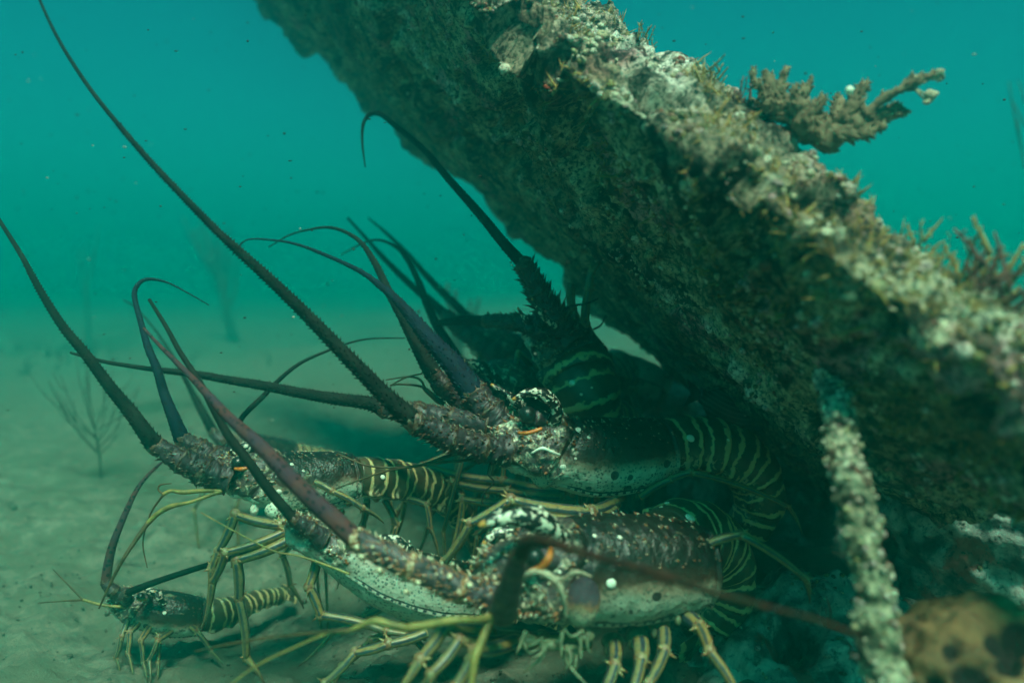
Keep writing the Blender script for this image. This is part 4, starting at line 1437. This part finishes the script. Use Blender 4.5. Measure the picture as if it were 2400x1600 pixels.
# ------------------------------------------------------------------ striped fish in the shade
def build_fish():
    a, b_ = P(1795, 945, .76), P(1640, 925, .73)
    n, s = 60, 32
    t = np.linspace(0, 1, n)
    c = a * (1 - t[:, None]) + b_ * t[:, None]
    c = c + np.array([0, 0, 1.0])[None] * (-.012 * np.sin(t * math.pi))[:, None]
    hh = .030 * np.sin(np.clip(t * 1.04 + .02, 0, 1) ** .62 * math.pi) ** .75 + .004
    hh[-6:] = .007
    Z = nrm(np.array([.35, 0, 1.0]))
    T = nrm(b_ - a)
    Z = nrm(Z - T * np.dot(Z, T))
    S = np.cross(T, Z)
    th = np.linspace(0, 2 * math.pi, s, endpoint=False)
    G = c[:, None] + hh[:, None, None] * (Z[None, None] * np.cos(th)[None, :, None] + .42 * S[None, None] * np.sin(th)[None, :, None])
    root = thing('striped_fish', 'dark striped fish hiding in the shade under the beam, right of the lobster tails', 'fish', a)
    m = MB()
    m.grid(G, a=np.broadcast_to((hh[:, None] * np.cos(th)[None]) / .030, (n, s)))
    m.build('body', M['fish'], root)

    def fin(pts, name, th_=.0007):
        P3 = np.array(pts)
        m = MB()
        k = len(P3)
        nn = S * th_
        v = np.vstack([P3 + nn, P3 - nn])
        f = [tuple(range(k)), tuple(range(2 * k - 1, k - 1, -1))] + [(i, i + k, (i + 1) % k + k, (i + 1) % k) for i in range(k)]
        m.add(v, f)
        m.build(name, M['fish'], root, smooth=False)
    e = c[-1]
    fin([e - Z * .004, e + T * .016 - Z * .013, e + T * .010, e + T * .017 + Z * .013, e + Z * .004], 'tail_fin')
    fin([c[14] + Z * .026, c[20] + Z * .038, c[34] + Z * .034, c[46] + Z * .014], 'dorsal_fin')
    fin([c[30] - Z * .026, c[38] - Z * .036, c[46] - Z * .012], 'anal_fin')
    q = c[20] - S * .011
    fin([q, q + T * .014 - Z * .008, q + T * .016 + Z * .003], 'pectoral_fin')
    m = MB()
    m.ball(c[6] - S * .006 + Z * .005, .0035, 10, 8)
    m.build('eye', M['eye'], root)


build_fish()

# ------------------------------------------------------------------ soft corals and weeds
def branch_coral():
    root = thing('branching_coral', 'olive branching coral growing out of the beam crest against open water', 'coral', P(1940, 340, .47))
    branches = [
        [(1930, 350, .46, 26), (1960, 310, .46, 24), (2010, 290, .46, 20), (2070, 270, .46, 17), (2120, 268, .46, 9)],
        [(1930, 340, .46, 24), (1900, 290, .465, 22), (1870, 250, .47, 16), (1895, 200, .47, 9), (1905, 180, .47, 4)],
        [(1910, 320, .46, 26), (1850, 270, .47, 20), (1815, 220, .47, 15), (1790, 165, .47, 8)],
        [(1850, 270, .47, 14), (1830, 200, .47, 11), (1845, 158, .47, 5)],
        [(1880, 290, .46, 18), (1915, 250, .46, 14), (1932, 222, .46, 6)],
        [(1960, 310, .46, 20), (1990, 265, .46, 17), (2015, 215, .46, 13), (2035, 190, .46, 7)],
        [(2010, 290, .46, 18), (2060, 240, .455, 12), (2100, 215, .45, 9), (2130, 198, .45, 14), (2165, 182, .45, 9), (2190, 175, .45, 11)],
        [(2070, 272, .46, 12), (2100, 255, .46, 11), (2125, 270, .46, 6)],
        [(1960, 320, .45, 15), (2020, 315, .45, 12), (2075, 295, .45, 8)],
        [(1815, 230, .48, 10), (1785, 215, .48, 8), (1778, 200, .48, 4)],
        [(1930, 345, .47, 22), (1960, 290, .475, 20), (1965, 245, .48, 12), (1958, 222, .48, 5)],
        [(1860, 280, .46, 22), (1820, 255, .46, 18), (1790, 240, .46, 12)],
        [(1890, 310, .45, 24), (1870, 250, .45, 18), (1862, 215, .45, 9), (1870, 195, .45, 4)],
        [(1900, 320, .48, 26), (1925, 290, .48, 24), (1990, 300, .48, 22), (2040, 262, .48, 15)],
        [(1815, 240, .465, 12), (1770, 190, .465, 8), (1768, 158, .465, 4)],
    ]
    for br in branches:
        rows = np.array([list(P(*q[:3])) + [px(q[3], q[2])] for q in br])
        S = spline(rows, 40)
        b = MB()
        rr = S[:, 3] * (1 + .22 * np.sin(np.linspace(0, 19, 40) + len(br)))
        c = S[:, :3] + fbm(S[:, :3], 200, 2, 61)[:, None] * .0012
        N, B, T = b.tube(c, rr, 12)
        for k in range(90):
            i = rng.integers(0, 40)
            an = rng.uniform(0, 6.28)
            d = N[i] * math.cos(an) + B[i] * math.sin(an)
            q = c[i] + d * rr[i] * .8
            dd = nrm(d + T[i] * .8 + rng.normal(size=3) * .3)
            l = rr[i] * rng.uniform(.3, 1.1) + .0008
            b.cone(q, dd, l, l * .33, 5)
            if rng.random() < .5:
                b.ball(q, rr[i] * rng.uniform(.15, .34), 6, 4)
        b.build('branch', M['coral'], root)
    for (x, y, r) in ((2196, 178, 20), (2148, 192, 15), (2178, 226, 18), (2172, 238, 12)):
        b = MB()
        g = MB()
        c = P(x, y, .45)
        b.ball(c, (px(r, .45) * .8, px(r * .7, .45), px(r, .45) * .75), 22, 16)
        b.v[-1] = b.v[-1] + nrm(b.v[-1] - c) * fbm(b.v[-1], 330, 3, 5)[:, None] * px(r, .45) * .8
        b.tube(np.array([c, c + (P(2140, 205, .45) - c) * .5, P(2140, 205, .45)]), px(3, .45), 6)
        b.build('knob', M['corale'], root)
    b = MB()
    b.ball(P(1991, 212, .44), px(10, .44), 10, 8)
    b.build('white_polyp', M['spot'], root)


branch_coral()
k = 0
for (x, y, n, L, mt, lab) in (
        (1330 + 200, 50, 16, .010, 'weed', 'small greenish tuft on the beam crest near the top edge of the picture'),
        (1690, 150, 14, .009, 'weed', 'short yellow tuft on the pale crest left of the branching coral'),
        (1760, 215, 22, .014, 'weedr', 'reddish brown fringe at the foot of the branching coral'),
        (2030, 430, 14, .010, 'weed', 'low tuft on the crest below the branching coral'),
        (2190, 570, 20, .013, 'weed', 'pale fringe of weed on the crest right of the low tuft'),
        (2300, 620, 34, .022, 'weed', 'large feathery yellow weed standing up on the crest at far right'),
        (2360, 700, 26, .020, 'weedr', 'reddish weed behind the yellow one at the right edge'),
        (2230, 740, 26, .014, 'weed', 'matted yellow weed on the front of the beam at right'),
        (2120, 830, 20, .012, 'weed', 'dull yellow weed hanging over the top of the rod')):
    weed(x, y, n, L, 'weed_tuft', lab, M[mt])


def sea_rod(base, H, spread, nb, seed, label, r0=.003, lean=(0, 0), mat='far', name='sea_rod', up=.45):
    rr = random.Random(seed)
    base = np.asarray(base, float)
    root = thing(name, label, 'sea rod', base, 'sea rods on the seabed')
    b = MB()
    top = base + np.array([lean[0], 0, H * up])
    b.tube(spline(np.array([base - [0, 0, .01], (base + top) / 2 + [rr.uniform(-1, 1) * .01, 0, 0], top]), 10), np.linspace(r0 * 1.8, r0, 10), 8)
    b.build('stem', M[mat], root)
    for k in range(nb):
        f = rr.uniform(.45, 1)
        p0 = base * (1 - f) + top * f
        an = (k / max(1, nb - 1) - .5) * 2
        e = p0 + np.array([an * spread * H + lean[0], rr.uniform(-.3, .3) * spread * H, H * rr.uniform(.35, .62) * (1 - .3 * abs(an))])
        m = (p0 + e) / 2 + np.array([an * spread * H * .15, 0, -H * .03])
        S = spline(np.array([p0, m, e]), 14)
        b = MB()
        b.tube(S, np.linspace(r0 * .75, r0 * .35, 14), 6)
        for z in range(rr.randint(1, 3)):
            i = rr.randint(4, 11)
            e2 = S[i] + np.array([an * .3 * spread * H + rr.uniform(-.2, .2) * H * spread, rr.uniform(-.1, .1) * H, rr.uniform(.12, .3) * H])
            b.tube(spline(np.array([S[i], (S[i] + e2) / 2 + [0, 0, -.005], e2]), 8), np.linspace(r0 * .55, r0 * .28, 8), 5)
        b.build('branch', M[mat], root)


def gpt(px_, d, dz=0):
    p = P(px_, 1200, d)
    p[2] = ground_z(np.array([p[0]]), np.array([p[1]]))[0] + dz
    return p


sea_rod(gpt(240, 1.12), .18, .34, 14, 5, 'thin branching sea rod on the sand left of the small lobster', r0=.0010, lean=(-.006, 0), up=.42)
sea_rod(gpt(560, 3.9), .72, .14, 8, 8, 'faint blurred sea rod far away behind the raised antennas', r0=.016, lean=(-.06, 0))
sea_rod(gpt(225, 3.9), .62, .05, 3, 9, 'very faint slender sea rod far off at the left', r0=.006)
sea_rod(gpt(2420, 1.5), .62, .10, 9, 12, 'faint feathery sea rod at the right edge beyond the beam', r0=.004, up=.6)
sea_rod(gpt(1270 - 200, 1.9), .26, .2, 7, 15, 'faint squat sea rod behind the distant straight antennas', r0=.010)

# far low weed on the sand at the left
b = MB()
for k in range(260):
    x0 = rng.normal(-2.0, .45)
    y0 = rng.normal(2.9, .5)
    z0 = ground_z(np.array([x0]), np.array([y0]))[0]
    h = rng.uniform(.02, .05)
    b.tube(np.array([[x0, y0, z0], [x0 + rng.normal() * .01, y0, z0 + h * .5], [x0 + rng.normal() * .02, y0, z0 + h]]), np.array([.004, .003, .001]), 4)
o = b.build('seagrass', M['far'])
tag(o, 'dark low seagrass patch far off on the left sand', 'seagrass', kind='stuff')

# drifting specks
for nm, mt, cnt, lab in (('drifting_specks', 'far', 420, 'tiny dark specks drifting in the open water'), ('drifting_flecks', 'pebblel', 70, 'tiny pale flecks drifting in the open water')):
    b = MB()
    for k in range(cnt):
        d = rng.uniform(.42, 1.6)
        p = P(rng.uniform(0, 2400), rng.uniform(0, 1000), d)
        r = rng.uniform(.0004, .0011) * (.5 + d * .7)
        b.ball(p, (r * rng.uniform(.8, 2), r, r * rng.uniform(.5, 1)), 5, 3)
    o = b.build(nm, M[mt])
    tag(o, lab, 'marine snow', kind='stuff')

# ------------------------------------------------------------------ the water itself, a closed volume of haze
b = MB()
x0, x1, y0, y1, z0, z1 = -14, 14, -6, 20, -1.3, WATER_TOP
v = [(x, y, z) for z in (z0, z1) for y in (y0, y1) for x in (x0, x1)]
b.add(v, [(0, 2, 3, 1), (4, 5, 7, 6), (0, 1, 5, 4), (2, 6, 7, 3), (0, 4, 6, 2), (1, 3, 7, 5)])
hm = bpy.data.materials.new('green_water')
hm.use_nodes = True
t = hm.node_tree
t.nodes.clear()
mo = t.nodes.new('ShaderNodeOutputMaterial')
pv = t.nodes.new('ShaderNodeVolumePrincipled')
pv.inputs['Color'].default_value = WATER_COLOR + (1,)
pv.inputs['Density'].default_value = WATER_DENSITY
pv.inputs['Anisotropy'].default_value = 0.88
t.links.new(pv.outputs[0], mo.inputs['Volume'])
hz = b.build('haze', hm, smooth=False)
tag(hz, kind='stuff')
hz['label'] = 'murky green-blue sea water filling the whole view'
